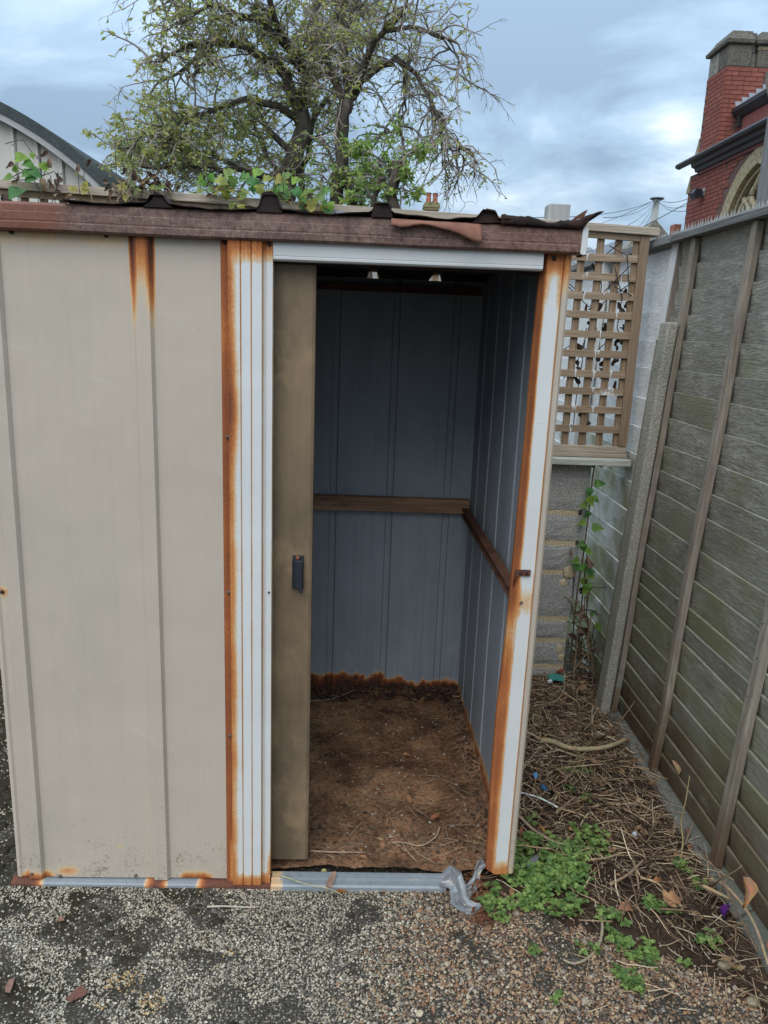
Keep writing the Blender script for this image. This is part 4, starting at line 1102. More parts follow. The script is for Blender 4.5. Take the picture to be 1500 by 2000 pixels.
# stone cap of the turret
sc_ = thing_cap = None
def capblock(x0, x1, y0, y1, z0, z1, mat, name='cap_stone'):
    return MB().box(x0, x1, y0, y1, z0, z1).build(name, mat, ch_, bev=0.02)
capblock(TX+0.0, TX+0.42, TF-0.002, TF+0.40, 6.362, 6.72, M_STONEC); capblock(TX+0.425, TX+0.52, TF+0.03, TF+0.40, 6.362, 6.60, M_STONEC)
capblock(TX+0.525, TX+1.4, TF-0.002, TF+0.40, 6.362, 6.64, M_STONEC); capblock(TX+0.0, TX+0.42, TF+0.405, TF+0.80, 6.362, 6.72, M_STONEG)
capblock(TX+0.425, TX+0.50, TF+0.045, TF+0.40, 6.605, 6.93, M_STONEC); capblock(TX+0.525, TX+1.4, TF+0.015, TF+0.40, 6.645, 6.72, M_STONEL)
def capprofile(xa, xb, ya, yb):
    """weathered coping: projects, slopes back"""
    m = MB(); lv = [(0.0, 6.722), (-0.055, 6.735), (-0.065, 6.79), (-0.035, 6.82), (0.03, 6.90), (0.06, 6.955)]
    vs = []; fs = []
    for d, z in lv: vs += [(xa+d, ya+d, z), (xb, ya+d, z), (xb, yb-d, z), (xa+d, yb-d, z)]
    for k in range(len(lv)-1):
        for j in range(4): fs.append((4*k+j, 4*k+(j+1) % 4, 4*k+4+(j+1) % 4, 4*k+4+j))
    fs += [(3, 2, 1, 0), tuple(4*(len(lv)-1)+j for j in range(4))]
    m.add(vs, fs).build('coping', M_STONEC, ch_)
capprofile(TX, TX+0.42, TF, TF+0.80); capprofile(TX+0.52, TX+1.5, TF, TF+0.80)
# sloping buttress stones at the back edge
for z0, z1, d in ((4.98, 5.36, 0.16), (4.42, 4.72, 0.14)):
    MB().prism([(0, z0), (d, z0), (d, z0+0.06), (0.02, z1), (0, z1)], lambda a, b, q: Vector((q, 14.02-0.2*(z0 > 4.8)+a, b)), 7.24, 7.5).build('buttress_stone', M_STONEL, ch_)
# aisle roof, gutter, clerestory, nave eave, lead steps
m = MB(); k_ = 9
for i in range(k_):
    s0, s1 = i/k_, (i+1)/k_
    xa, xb = 7.06+0.46*s0, 7.06+0.46*s1+0.02; za, zb = 4.955+0.30*s0, 4.955+0.30*s1+0.012
    for j in range(14):
        y = 8.3+j*0.43; m.add([(xa, y, za+.012), (xa, y+0.425, za+.012), (xb, y+0.425, zb), (xb, y, zb), (xa, y, za-.004), (xa, y+0.425, za-.004)], [(0, 1, 2, 3), (4, 5, 1, 0)])
m.build('slates', M_SLATE, ch_)
MB().prism([(7.02, 4.90), (7.00, 4.94), (7.02, 4.975), (7.08, 4.975), (7.10, 4.93), (7.09, 4.88)], lambda a, b, d: Vector((a, d, b)), 8.3, 14.28).build('gutter', M_GUTTER, ch_)
MB().prism([(7.10, 4.885), (7.268, 4.885), (7.268, 4.74), (7.20, 4.74), (7.18, 4.80), (7.12, 4.82)], lambda a, b, d: Vector((a, d, b)), 8.3, 13.75).build('cornice', M_GUTTER, ch_)
MB().prism([(7.225, 4.735), (7.268, 4.735), (7.268, 4.66), (7.235, 4.68)], lambda a, b, d: Vector((a, d, b)), 8.3, 13.7).build('brick_cornice', plain('dark_brick_band', (0.15, 0.055, 0.05), 0.85, 0.3, 12, 0.3), ch_)
MB().box(7.56, 7.9, 8.3, 12.995, 4.9, 5.62).build('clerestory', plain('clerestory_brick', (0.24, 0.075, 0.065), 0.85, 0.3, 12, 0.3), ch_)
MB().prism([(7.43, 5.60), (7.42, 5.66), (7.47, 5.68), (7.53, 5.64), (7.56, 5.52), (7.53, 5.50)], lambda a, b, d: Vector((a, d, b)), 8.3, 12.99).build('gutter', M_GUTTER, ch_)
MB().prism([(7.46, 5.69), (9.4, 6.95), (9.4, 6.90), (7.50, 5.62)], lambda a, b, d: Vector((a, d, b)), 8.3, 12.985).build('nave_roof', M_SLATE, ch_)
MB().box(7.50, 7.57, 12.80, 12.90, 5.35, 5.58).build('corbel', M_GUTTER, ch_)
m = MB()
for i in range(7):
    xa = 7.49+0.115*i; za = 5.665+0.075*i+0.004
    m.add([(xa-0.03, TF-0.018, za+0.125), (xa+0.115, TF-0.018, za+0.125), (xa+0.115, TF-0.018, za+0.01), (xa+0.02, TF-0.018, za-0.03),
           (xa-0.03, TF-0.014, za+0.125), (xa+0.115, TF-0.014, za+0.125), (xa+0.115, TF-0.014, za+0.01), (xa+0.02, TF-0.014, za-0.03)], [(3, 2, 1, 0), (4, 5, 6, 7), (0, 1, 5, 4), (3, 0, 4, 7)])
m.build('lead_steps', M_LEAD, ch_)
# lamp on the aisle wall
lp_ = thing('wall_lamp', 'small black floodlight on the church wall beside the window', 'lamp', (7.2, 13.37, 4.3))
MB().box(7.255, 7.266, 13.31, 13.43, 4.26, 4.40).tube([(7.25, 13.37, 4.34), (7.16, 13.37, 4.36)], 0.03, 8).build('mount', M_TRIM, lp_)
MB().prism([(7.19, 4.36), (7.21, 4.24), (7.09, 4.20), (7.04, 4.30), (7.08, 4.38)], lambda a, b, d: Vector((a, d, b)), 13.28, 13.47).build('housing', M_BLACK, lp_)

# distant house with a brick stack and two pots
hs = thing('distant_house', 'far house showing its brick chimney with two terracotta pots', 'house', (3.9, 36, 0))
MB().box(-1, 9, 34, 41, 0, 4.6).build('wall', M_RENDER, hs)
MB().prism([(33.6, 4.5), (37.5, 6.7), (41.4, 4.5)], lambda a, b, d: Vector((d, a, b)), -1.2, 9.2).build('roof', M_TILE, hs)
st_ = MB(); z = 4.9; i = 0
cxm = 3.9
while z < 7.0:
    st_.box(cxm-0.30+(0.004*(i % 2)), cxm+0.30, 35, 35.7, z, z+0.068, None, palette[i*5 % 14] if i % 3 else (0.2, 0.1, 0.08)); z += 0.075; i += 1
stk = st_.build('chimney', M_BRICK, hs)
MB().box(cxm-0.33, cxm+0.33, 34.96, 35.74, 7.0, 7.1).box(cxm-0.37, cxm+0.37, 34.92, 35.78, 7.1, 7.24).box(cxm-0.32, cxm+0.32, 34.97, 35.73, 7.24, 7.32).build('chimney_cap', plain('lichened_stone', (0.25, 0.21, 0.11), 0.9, 0.3, 5, 0.3), stk)
for dx in (-0.14, 0.16):
    MB().tube([(cxm+dx, 35.3, 7.32), (cxm+dx, 35.3, 7.36), (cxm+dx, 35.3, 7.62), (cxm+dx, 35.3, 7.66), (cxm+dx, 35.3, 7.72)], [0.135, 0.125, 0.105, 0.125, 0.125], 10).build('chimney_pot', M_TERRA, stk)
    MB().tube([(cxm+dx, 35.3, 7.722), (cxm+dx, 35.3, 7.76)], [0.14, 0.12], 10).build('pot_cowl', M_GUTTER, stk)

# telegraph pole with fanning wires
tp = thing('telegraph_pole', 'pale telegraph pole with wires fanning from its top', 'pole', (10.5, 25, 0))
MB().tube([(10.40, 25, 0), (10.545, 25, 6.12)], [0.13, 0.105], 10).build('shaft', M_POLE, tp, smooth=True)
MB().tube([(10.55, 25, 6.12), (10.55, 25, 6.17), (10.55, 25, 6.20)], [0.12, 0.24, 0.22], 12).build('crown', M_WIRE, tp)
tpv = Vector((10.55, 25, 6.17))
for (px, py, yy) in ((1040, 425, 9), (1178, 425, 12), (1200, 450, 10), (1100, 455, 30), (1256, 446, 24), (1345, 400, 14), (1345, 411, 13), (1360, 380, 20), (1240, 447, 23)):
    e_ = at(px, py, 1, yy); pts = []
    for k in range(13):
        s = k/12; p = tpv.lerp(e_, s); p.z -= 0.25*4*s*(1-s)*0.6; pts.append(p)
    MB().tube(pts, [0.009-0.004*k/12*(1 if yy < 20 else 0) for k in range(13)], 4).build('wire', M_WIRE, tp)
wv_ = thing('overhead_cable', 'single dark cable rising to the church wall above the fence', 'cable', (7.0, 14, 4.3))
MB().tube([at(1225, 460, 1, 9.0), at(1290, 425, 1, 11), at(1345, 395, 1, 13.2), at(1372, 380, 0, 7.26)], 0.007, 4).build('cable', M_WIRE, wv_)

# stone gable and a tiled roof beyond the fence
gh = thing('stone_outbuilding', 'small stone gable rising just above the white fence', 'outbuilding', (7.0, 16, 0))
MB().prism([(5.9, 0), (8.1, 0), (8.1, 2.98), (7.0, 4.05), (5.9, 2.98)], lambda a, b, d: Vector((a, d, b)), 15.0, 15.3).build('gable', M_STONEG, gh)
MB().prism([(5.9, 0), (8.1, 0), (8.1, 2.85), (7.0, 3.9), (5.9, 2.85)], lambda a, b, d: Vector((a, d, b)), 15.302, 19).build('body', M_SLATE, gh)
MB().box(7.42, 7.56, 15.02, 15.28, 3.55, 3.98).build('finial', M_BRICK_T if False else M_TERRA, gh)
th = thing('tiled_house', 'house with a grey wavy tiled roof seen through the trellis', 'house', (9, 26, 0))
MB().box(2, 13.0, 24, 31, 0, 3.2).build('wall', M_RENDER, th)
m = MB(); rowsn = 9; per = 0.30
for r in range(rowsn):
    ya, yb = 23.7+r*0.27, 23.7+(r+1)*0.27+0.03; za, zb = 3.25+r*0.155+0.05, 3.25+(r+1)*0.155+0.02
    vs = []; fs = []; nx = 190
    for k in range(nx+1):
        x = 6.5+k*0.035; wv = 0.035*math.sin(2*math.pi*x/per)
        vs += [(x, ya, za+wv-0.05), (x, ya, za+wv), (x, yb, zb+wv)]
    for k in range(nx): fs += [(3*k, 3*k+3, 3*k+4, 3*k+1), (3*k+1, 3*k+4, 3*k+5, 3*k+2)]
    m.add(vs, fs)
m.build('roof', M_TILE, th)

# ------------------------------------------------------------------ trees
class Tubes:
    """many thin tubes gathered in numpy-friendly lists"""
    def __init__(s, n): s.n = n; s.V = []; s.F = []; s.C = []; s.o = 0
    def add(s, pts, rad, col):
        n = s.n; k = len(pts)
        P = np.array([tuple(p) for p in pts]); T = np.gradient(P, axis=0); T /= (np.linalg.norm(T, axis=1, keepdims=True)+1e-9)
        A = np.array([0.31, 0.2, 0.93]); B = np.cross(T, A); B /= (np.linalg.norm(B, axis=1, keepdims=True)+1e-9); Cc = np.cross(T, B)
        an = np.arange(n)*2*np.pi/n; rad = np.asarray(rad).reshape(-1, 1, 1)
        V = P[:, None, :]+rad*(np.cos(an)[None, :, None]*B[:, None, :]+np.sin(an)[None, :, None]*Cc[:, None, :])
        s.V.append(V.reshape(-1, 3))
        i = np.arange(k-1)[:, None]*n; j = np.arange(n)[None, :]; j2 = (j+1) % n
        F = np.stack([i+j, i+j2, i+n+j2, i+n+j], -1).reshape(-1, 4)+s.o
        s.F.append(F); s.C.append(np.tile(np.array(col, np.float32), (k*n, 1))); s.o += k*n
    def obj(s, name, mat, parent, smooth=True):
        return link(name, npmesh(name, np.concatenate(s.V), np.concatenate(s.F), mat, np.concatenate(s.C), smooth), parent)
class Leaves:
    def __init__(s): s.V = []; s.C = []
    def add(s, p, d, L, wd, col, up=None):
        d = Vector(d).normalized(); n = Vector((U(-1, 1), U(-1, 1), U(-.4, 1))) if up is None else up
        sd = d.cross(n); sd = sd.normalized() if sd.length > 1e-4 else Vector((1, 0, 0)); nn = sd.cross(d)
        p = Vector(p); b = -0.16*L
        s.V += [tuple(p), tuple(p+d*L*.5+sd*wd*.5+nn*.05*L), tuple(p+d*L+nn*b), tuple(p+d*L*.5-sd*wd*.5+nn*.05*L)]
        s.C += [col]*4
    def obj(s, name, mat, parent):
        F = np.arange(len(s.V)).reshape(-1, 4)
        return link(name, npmesh(name, np.array(s.V), F, mat, np.array(s.C, np.float32)), parent)
def bend(p, d, L, seg, wander, droop):
    pts = [Vector(p)]; d = Vector(d).normalized()
    for k in range(seg):
        d = (d+Vector((rnd.gauss(0, wander), rnd.gauss(0, wander), rnd.gauss(0, wander)-droop))).normalized()
        pts.append(pts[-1]+d*(L/seg))
    return pts
TWC = (0.36, 0.31, 0.265)
def leafcol(kind):
    q = rnd.random(); k = U(0.75, 1.25)
    if kind == 0: c = (0.47, 0.50, 0.19) if q < 0.55 else ((0.62, 0.56, 0.19) if q < 0.8 else (0.30, 0.36, 0.15))
    elif kind == 1: c = (0.36, 0.52, 0.15) if q < 0.7 else ((0.54, 0.60, 0.18) if q < 0.9 else (0.20, 0.31, 0.10))
    else: c = (0.10, 0.14, 0.05) if q < 0.6 else (0.16, 0.165, 0.07)
    return tuple(x*k for x in c)
def limbs_px(pts, y, yd):
    out = []
    for i, (px, py) in enumerate(pts): out.append(at(px, py, 1, y+yd*i/max(1, len(pts)-1)))
    # smooth
    q = [out[0]]
    for a, b in zip(out[:-1], out[1:]):
        n = max(2, int((b-a).length/0.16))
        for k in range(1, n+1): q.append(a.lerp(b, k/n)+Vector((rnd.gauss(0, .018), rnd.gauss(0, .03), rnd.gauss(0, .018))))
    return q
def dress(tree, limbs, seed, kids, kidlen, droop, leafiness, twl=1.0, leafL=0.066):
    """limbs: list of (points, r0, r1, leafkind, leaf density, kid density, droop)"""
    tw = Tubes(4); fine = Tubes(3); lv = Leaves()
    for pts, r0, r1, lk, ld, kd, dr in limbs:
        n = len(pts)
        if kd <= 0: continue
        for i in range(1, n):
            cnt = kids*kd*(0.6+0.8*rnd.random())*(pts[i]-pts[i-1]).length/0.16
            for _ in range(int(cnt)+(rnd.random() < cnt % 1)):
                p = pts[i-1].lerp(pts[i], rnd.random()); ax = (pts[i]-pts[i-1]).normalized()
                d = (ax*U(0.1, 0.8)+Vector((rnd.gauss(0, .6), rnd.gauss(0, .6), rnd.gauss(0.15, .5)))).normalized()
                L = kidlen*U(0.45, 1.25); q = bend(p, d, L, 7, 0.17, dr*0.10)
                rr = 0.011*U(.7, 1.3); tw.add(q, [rr*(1-0.75*k/7)+.0015 for k in range(8)], jit(TWC, .55, 1.1))
                for _2 in range(int(5*twl)):
                    s = U(0.15, 1.0)*6.99; j = int(s); p2 = q[j].lerp(q[min(7, j+1)], s-j)
                    d2 = ((q[min(7, j+1)]-q[j]).normalized()*0.7+Vector((rnd.gauss(0, .55), rnd.gauss(0, .55), rnd.gauss(0, .45)))).normalized()
                    L2 = L*U(0.22, 0.6); q2 = bend(p2, d2, L2, 5, 0.22, dr*0.12); cc = jit(TWC, .6, 1.7)
                    fine.add(q2, [0.0052*(1-0.6*k/5) for k in range(6)], cc)
                    for _3 in range(2):
                        jj = rnd.randrange(1, 6); d3 = ((q2[jj]-q2[jj-1]).normalized()+Vector((rnd.gauss(0, .6), rnd.gauss(0, .6), rnd.gauss(0, .5)))).normalized()
                        q3 = bend(q2[jj], d3, L2*U(.25, .6), 3, 0.25, dr*0.1); fine.add(q3, [0.0036, 0.003, 0.0026, 0.002], cc)
                        for _4 in range(rnd.randrange(1, 5)):
                            if rnd.random() < ld*leafiness*1.7: lv.add(q3[rnd.randrange(1, 4)], Vector((U(-1, 1), U(-1, 1), U(-.8, .5))), leafL*U(.6, 1.3), leafL*U(.28, .5), leafcol(lk))
                    for _4 in range(5):
                        if rnd.random() < ld*leafiness*1.7: lv.add(q2[rnd.randrange(2, 6)], Vector((U(-1, 1), U(-1, 1), U(-.8, .5))), leafL*U(.7, 1.4), leafL*U(.3, .55), leafcol(lk))
    m = MB()
    for pts, r0, r1, lk, ld, kd, dr in limbs:
        k = len(pts); m.tube(pts, [r0+(r1-r0)*i/(k-1) for i in range(k)], 8 if r0 > .05 else 6)
    m.build('trunk', M_BARK, tree, smooth=True)
    if tw.V: tw.obj('branches', M_TWIG, tree); stuff(fine.obj('twigs', M_TWIG, tree))
    if lv.V: stuff(lv.obj('foliage', M_LEAF, tree))
    return len(fine.V), len(lv.V)
def L(px, y, yd, r0, r1, lk=0, ld=0.5, kd=1.0, dr=0.6): return (limbs_px(px, y, yd), r0, r1, lk, ld, kd, dr)
Y0 = 8.0
g0 = at(556, 400, 1, Y0)
t1 = thing('bare_tree', 'gnarled bare tree with sparse yellowing leaves and a thick dark leaning trunk', 'tree', (g0.x, Y0, 0))
limbs = [
 ((limbs_px([(548, 760), (550, 420), (562, 350), (578, 300), (590, 250), (585, 215)], Y0, 0)), 0.145, 0.10, 0, 0.0, 0.0, 0),
 L([(585, 215), (568, 165), (540, 125), (500, 100), (450, 82), (415, 85), (390, 112), (378, 150)], Y0, -0.9, 0.075, 0.018, 0, 0.42, 1.6, 0.9),
 L([(415, 85), (370, 90), (330, 110), (300, 125)], Y0-.7, -0.3, 0.03, 0.008, 0, 0.5, 1.0, 0.8),
 L([(400, 95), (360, 130), (325, 155), (300, 172)], Y0-.6, 0.3, 0.025, 0.006, 0, 0.4, 0.9, 1.0),
 L([(585, 215), (600, 150), (604, 90), (620, 20), (640, -80)], Y0, 0.5, 0.075, 0.024, 0, 0.4, 1.8, 0.5),
 L([(600, 150), (560, 90), (535, 30), (520, -50)], Y0, -0.8, 0.06, 0.02, 0, 0.4, 1.8, 0.5),
 L([(560, 90), (500, 40), (440, 10), (390, 20), (345, 45)], Y0-.3, -0.7, 0.045, 0.01, 0, 0.5, 1.8, 0.8),
 L([(520, -40), (450, -60), (380, -40), (330, 0)], Y0-.5, -0.5, 0.04, 0.01, 0, 0.5, 1.7, 0.8),
 L([(604, 90), (650, 40), (690, 0), (720, -40)], Y0, 0.6, 0.05, 0.015, 0, 0.4, 1.7, 0.6),
 L([(588, 235), (540, 205), (480, 195), (420, 215), (360, 250), (310, 290)], Y0, -0.9, 0.05, 0.012, 0, 1.1, 1.4, 0.9),
 L([(420, 215), (350, 235), (290, 260), (250, 290)], Y0-.6, -0.3, 0.022, 0.006, 0, 1.4, 1.4, 0.8),
 L([(572, 330), (520, 345), (470, 330), (410, 325), (340, 325), (270, 322)], Y0, -0.6, 0.055, 0.010, 0, 0.45, 1.3, 0.3),
 L([(470, 330), (410, 300), (350, 290), (290, 300), (245, 305)], Y0-.2, 0.5, 0.03, 0.007, 0, 1.4, 1.4, 0.6),
 L([(575, 300), (535, 265), (510, 235), (495, 200)], Y0, 0.6, 0.05, 0.012, 0, 0.5, 0.9, 0.7),
 L([(545, 345), (520, 300), (505, 260), (500, 225)], Y0-.1, 0.2, 0.03, 0.012, 0, 0.6, 0.8, 0.7),
 L([(592, 400), (588, 350), (598, 300), (612, 240), (640, 190)], Y0, 0.3, 0.05, 0.03, 0, 0.6, 0.7, 0.6),
]
dress(t1, limbs, 3, 2.6, 0.54, 0.7, 0.36, 1.0)
Y1 = 7.6
g1 = at(660, 400, 1, Y1)
t2 = thing('bare_tree', 'bare tree with an upright forked trunk and long drooping right branches', 'tree', (g1.x, Y1, 0))
limbs = [
 ((limbs_px([(650, 760), (655, 400), (660, 340), (667, 280), (675, 225), (680, 195)], Y1, 0)), 0.085, 0.07, 0, 0.0, 0.0, 0),
 ((limbs_px([(690, 410), (680, 350), (672, 290), (668, 250)], Y1, 0.1)), 0.06, 0.05, 1, 0.6, 0.0, 0.5),
 L([(680, 195), (700, 160), (725, 140), (745, 122), (768, 113)], Y1, 0.1, 0.06, 0.034, 0, 0.35, 0.9, 0.7),
 L([(768, 113), (800, 125), (815, 150), (840, 190), (860, 240), (880, 290), (925, 300)], Y1, -0.5, 0.035, 0.006, 0, 0.16, 1.2, 1.1),
 L([(768, 113), (788, 135), (795, 170), (790, 215), (778, 260)], Y1, 0.4, 0.03, 0.006, 0, 0.12, 1.0, 1.3),
 L([(840, 190), (852, 240), (865, 290), (862, 340)], Y1-.3, 0.1, 0.018, 0.004, 0, 0.1, 1.0, 1.2),
 L([(850, 215), (880, 260), (900, 300), (920, 325)], Y1-.3, -0.2, 0.018, 0.004, 0, 0.16, 1.1, 0.9),
 L([(680, 195), (672, 130), (680, 60), (700, -20), (720, -90)], Y1, 0.4, 0.055, 0.016, 0, 0.35, 2.0, 0.5),
 L([(690, 180), (720, 110), (755, 60), (790, 20), (800, -40)], Y1, -0.6, 0.05, 0.012, 0, 0.4, 2.0, 0.6),
 L([(755, 60), (800, 55), (850, 65), (890, 85), (915, 115)], Y1-.2, -0.4, 0.028, 0.006, 0, 0.22, 0.9, 0.8),
 L([(830, 60), (865, 85), (890, 110), (900, 150)], Y1-.4, 0.2, 0.014, 0.004, 0, 0.15, 0.8, 1.0),
 L([(676, 210), (650, 160), (640, 100), (660, 40), (690, -30)], Y1, 0.5, 0.05, 0.015, 0, 0.35, 1.7, 0.6),
 L([(780, 255), (745, 270), (710, 290)], Y1+.3, 0, 0.012, 0.004, 1, 0.5, 0.9, 0.8),
 L([(660, 330), (640, 290), (630, 250)], Y1, 0.3, 0.02, 0.006, 1, 0.8, 0.9, 0.6),
 L([(664, 370), (690, 340), (720, 320), (750, 310)], Y1, 0.2, 0.018, 0.005, 1, 1.2, 1.1, 0.6),
 L([(655, 380), (635, 350), (620, 330)], Y1, 0.2, 0.015, 0.005, 1, 1.0, 1.0, 0.6),
 L([(685, 385), (700, 365), (712, 350)], Y1, -0.2, 0.015, 0.005, 1, 1.3, 1.1, 0.6),
]
dress(t2, limbs, 5, 2.6, 0.54, 0.8, 0.36, 1.0)
Y2 = 7.2
g2 = at(772, 400, 1, Y2)
t3 = thing('leafy_sapling', 'pollarded sapling stump bushy with fresh green leaves', 'tree', (g2.x, Y2, 0))
limbs = [
 ((limbs_px([(775, 760), (772, 400), (768, 350), (778, 312)], Y2, 0)), 0.07, 0.06, 1, 0.0, 0.0, 0),
 ((limbs_px([(728, 760), (728, 410), (738, 370), (748, 345)], Y2, 0)), 0.04, 0.03, 1, 0.0, 0.0, 0),
 L([(770, 380), (768, 345), (778, 312)], Y2-.03, 0, 0.02, 0.012, 1, 1.8, 1.6, 0.6),
 L([(775, 335), (785, 308), (795, 302)], Y2, -.2, 0.015, 0.005, 1, 1.4, 1.2, 0.8),
 L([(772, 370), (788, 365), (795, 380)], Y2, -.2, 0.012, 0.005, 1, 1.4, 1.2, 0.8),
 L([(772, 345), (745, 320), (725, 300), (700, 300)], Y2, .2, 0.015, 0.005, 1, 1.4, 1.2, 0.6),
 L([(740, 370), (722, 345), (702, 335)], Y2, .1, 0.012, 0.005, 1, 1.3, 1.2, 0.7),
 L([(735, 390), (722, 385), (705, 392)], Y2, .1, 0.012, 0.005, 1, 1.4, 1.0, 0.7),
]
dress(t3, limbs, 9, 2.0, 0.33, 0.75, 0.42, 1.0, 0.066)

# ------------------------------------------------------------------ leaf shapes
def leaf_mesh(kind, col, seed=0, curl=0.3, fold=0.25):
    """unit leaf along +x, normal +z"""
    if kind == 'heart': out = [(0, 0), (-.10, .20), (-.04, .36), (.14, .43), (.36, .37), (.6, .24), (.82, .09), (1.0, 0)]
    elif kind == 'ivy': out = [(0, 0), (-.08, .18), (.02, .40), (.16, .52), (.28, .28), (.46, .40), (.62, .30), (.72, .14), (1.0, 0)]
    elif kind == 'oval': out = [(0, 0), (.15, .13), (.35, .21), (.55, .21), (.78, .13), (1.0, 0)]
    elif kind == 'long': out = [(0, 0), (.12, .09), (.35, .14), (.6, .125), (.82, .07), (1.0, 0)]
    else: out = [(0, 0), (.08, .10), (.20, .34), (.33, .40), (.36, .22), (.55, .30), (.72, .27), (.74, .13), (.90, .14), (1.0, 0)]
    m = MB(); r = random.Random(seed); vs = []; fs = []
    def P(x, y):
        z = fold*abs(y)-curl*(x*x)*0.6+0.05*math.sin(5*x+seed)+0.04*math.sin(9*y+seed*2)
        if kind in ('curled',): pass
        return (x, y, z)
    n = len(out)
    for x, y in out: vs.append(P(x, 0))
    for x, y in out[1:-1]: vs.append(P(x, y)); 
    for x, y in out[1:-1]: vs.append(P(x, -y))
    k = n-2
    for s_ in (0, 1):
        o = n+s_*k
        for i in range(k-1):
            q = (1+i, 2+i, o+i+1, o+i); fs.append(q if s_ else q[::-1])
        q = (0, 1, o); fs.append(q if s_ else q[::-1]); q = (n-2, n-1, o+k-1); fs.append(q if s_ else q[::-1])
    cs = []
    for v in vs:
        kk = 1+0.18*math.sin(7*v[0]+seed)+0.1*r.uniform(-1, 1)-(0.12 if abs(v[1]) < 1e-6 else 0); cs.append(tuple(max(0, c*kk) for c in col))
    m.add(vs, fs, cs); return m
def curl_mesh(col, seed):
    """a shrivelled leaf: a rolled, pinched scrap"""
    r = random.Random(seed); m = MB(); vs = []; fs = []; nu, nv = 7, 6; a0 = r.uniform(3.2, 5.2)
    for i in range(nu):
        s = i/(nu-1); w_ = math.sin(math.pi*min(1, 0.12+0.86*s))**0.7; rad = 0.14+0.06*math.sin(s*5+seed)
        for j in range(nv):
            a = a0*(j/(nv-1)-0.5)*w_
            vs.append((s, rad*math.sin(a)*1.3+0.05*r.uniform(-1, 1), rad*(1-math.cos(a))+0.22*math.sin(s*2.4+seed)+0.04*r.uniform(-1, 1)))
    for i in range(nu-1):
        for j in range(nv-1): q = i*nv+j; fs.append((q, q+nv, q+nv+1, q+1))
    m.add(vs, fs, [tuple(max(0, c*(1+.3*r.uniform(-1, 1))) for c in col) for _ in vs]); return m
def place(me, name, p, d, nrm, size, parent=None):
    """x axis along d, z axis near nrm"""
    d = Vector(d).normalized(); n = Vector(nrm); s = n.cross(d); s = s.normalized() if s.length > 1e-4 else Vector((0, 1, 0)); n = d.cross(s)
    o = link(name, me, parent)
    mt = Matrix(((d.x, s.x, n.x, p[0]), (d.y, s.y, n.y, p[1]), (d.z, s.z, n.z, p[2]), (0, 0, 0, 1))) @ Matrix.Diagonal((size, size, size, 1))
    if parent is not None: o.matrix_parent_inverse = Matrix.Identity(4); o.matrix_basis = Matrix.Translation(-Vector(parent.location)) @ mt
    else: o.matrix_basis = mt
    return o
GREEN = [(0.14, 0.30, 0.07), (0.10, 0.26, 0.085), (0.27, 0.42, 0.07), (0.20, 0.34, 0.075)]
YEL = [(0.40, 0.42, 0.10), (0.28, 0.36, 0.10), (0.46, 0.40, 0.11), (0.19, 0.29, 0.09)]
BROWN = [(0.20, 0.13, 0.085), (0.12, 0.075, 0.05), (0.28, 0.185, 0.11), (0.085, 0.06, 0.048), (0.34, 0.24, 0.14)]
lm = {('heart', i): leaf_mesh('heart', c, i, 0.35, 0.22).mesh('leaf', M_LEAF, True) for i, c in enumerate(GREEN)}
li = {i: leaf_mesh('ivy', c, i+7, 0.3, 0.2).mesh('leaf', M_LEAF, True) for i, c in enumerate(YEL+GREEN[:3])}
lc = {i: curl_mesh(BROWN[i % 5], i*3+1).mesh('dried_leaf', M_DEAD, True) for i in range(10)}
def px_on(px, py, y=1.33): return at(px, py, 1, y)
def vine_stem(m, pts, r, col): m.tube(pts, r, 5, col)

# bindweed on the rail above the left of the shed
v1 = thing('bindweed', 'green heart leaved bindweed with shrivelled brown pods over the rail at far left', 'climber', tuple(px_on(90, 390, 1.33)))
m = MB()
SC1 = (0.10, 0.08, 0.055)
for ch in ([(70, 420), (78, 380), (100, 345), (85, 330), (55, 330), (25, 345)], [(95, 440), (88, 390), (80, 340), (78, 310)], [(78, 345), (105, 335), (118, 345), (100, 400)], [(100, 350), (100, 365), (112, 410)], [(50, 335), (30, 325)], [(60, 350), (40, 352), (20, 345)],
           [(76, 310), (60, 295), (45, 273), (30, 275), (10, 281)], [(112, 342), (117, 365)], [(92, 320), (85, 345)], [(62, 345), (110, 425)]):
    m.tube([px_on(a, b, 1.325+0.02*ns(a*.1, b*.1)) for a, b in ch], 0.0018, 5, SC1)
for ch in ([(152, 330), (154, 360), (158, 400)], [(165, 330), (163, 358), (170, 372), (178, 385), (180, 410)]): m.tube([px_on(a, b, 1.31) for a, b in ch], 0.0014, 5, SC1)
m.build('stem', M_STEM, v1)
for (px, py, an, sz, k) in ((33, 310, 10, .055, 2), (48, 318, -20, .05, 0), (62, 332, -35, .05, 1), (45, 340, 5, .05, 0), (22, 345, -160, .04, 3), (52, 350, 8, .048, 1), (20, 380, 20, .068, 1), (12, 395, -30, .05, 1), (82, 320, -60, .036, 2), (90, 318, -75, .030, 2), (30, 335, 80, .03, 3), (62, 300, -70, .024, 2)):
    a = R_(an); p = px_on(px, py, 1.30); place(lm['heart', k], 'leaf', p, (math.cos(a), -0.25, -math.sin(a)*.0+math.sin(a)), (U(-.3, .3), -1, 0.55), sz, v1)
for k, (px, py, an, sz) in enumerate(((30, 322, 200, .040), (76, 305, 20, .042), (97, 328, 85, .040), (110, 337, -60, .042), (82, 348, -85, .05), (95, 350, -70, .045), (110, 350, -85, .035), (38, 345, 230, .04), (8, 378, -90, .05), (105, 382, 40, .032), (152, 336, 85, .034), (168, 326, 50, .034), (140, 380, -150, .03), (120, 377, 160, .03))):
    a = R_(an); place(lc[k % 10], 'dried_leaf', px_on(px, py, 1.30), (math.cos(a), U(-.3, .3), math.sin(a)), (0.3, -1, .3), sz, v1)

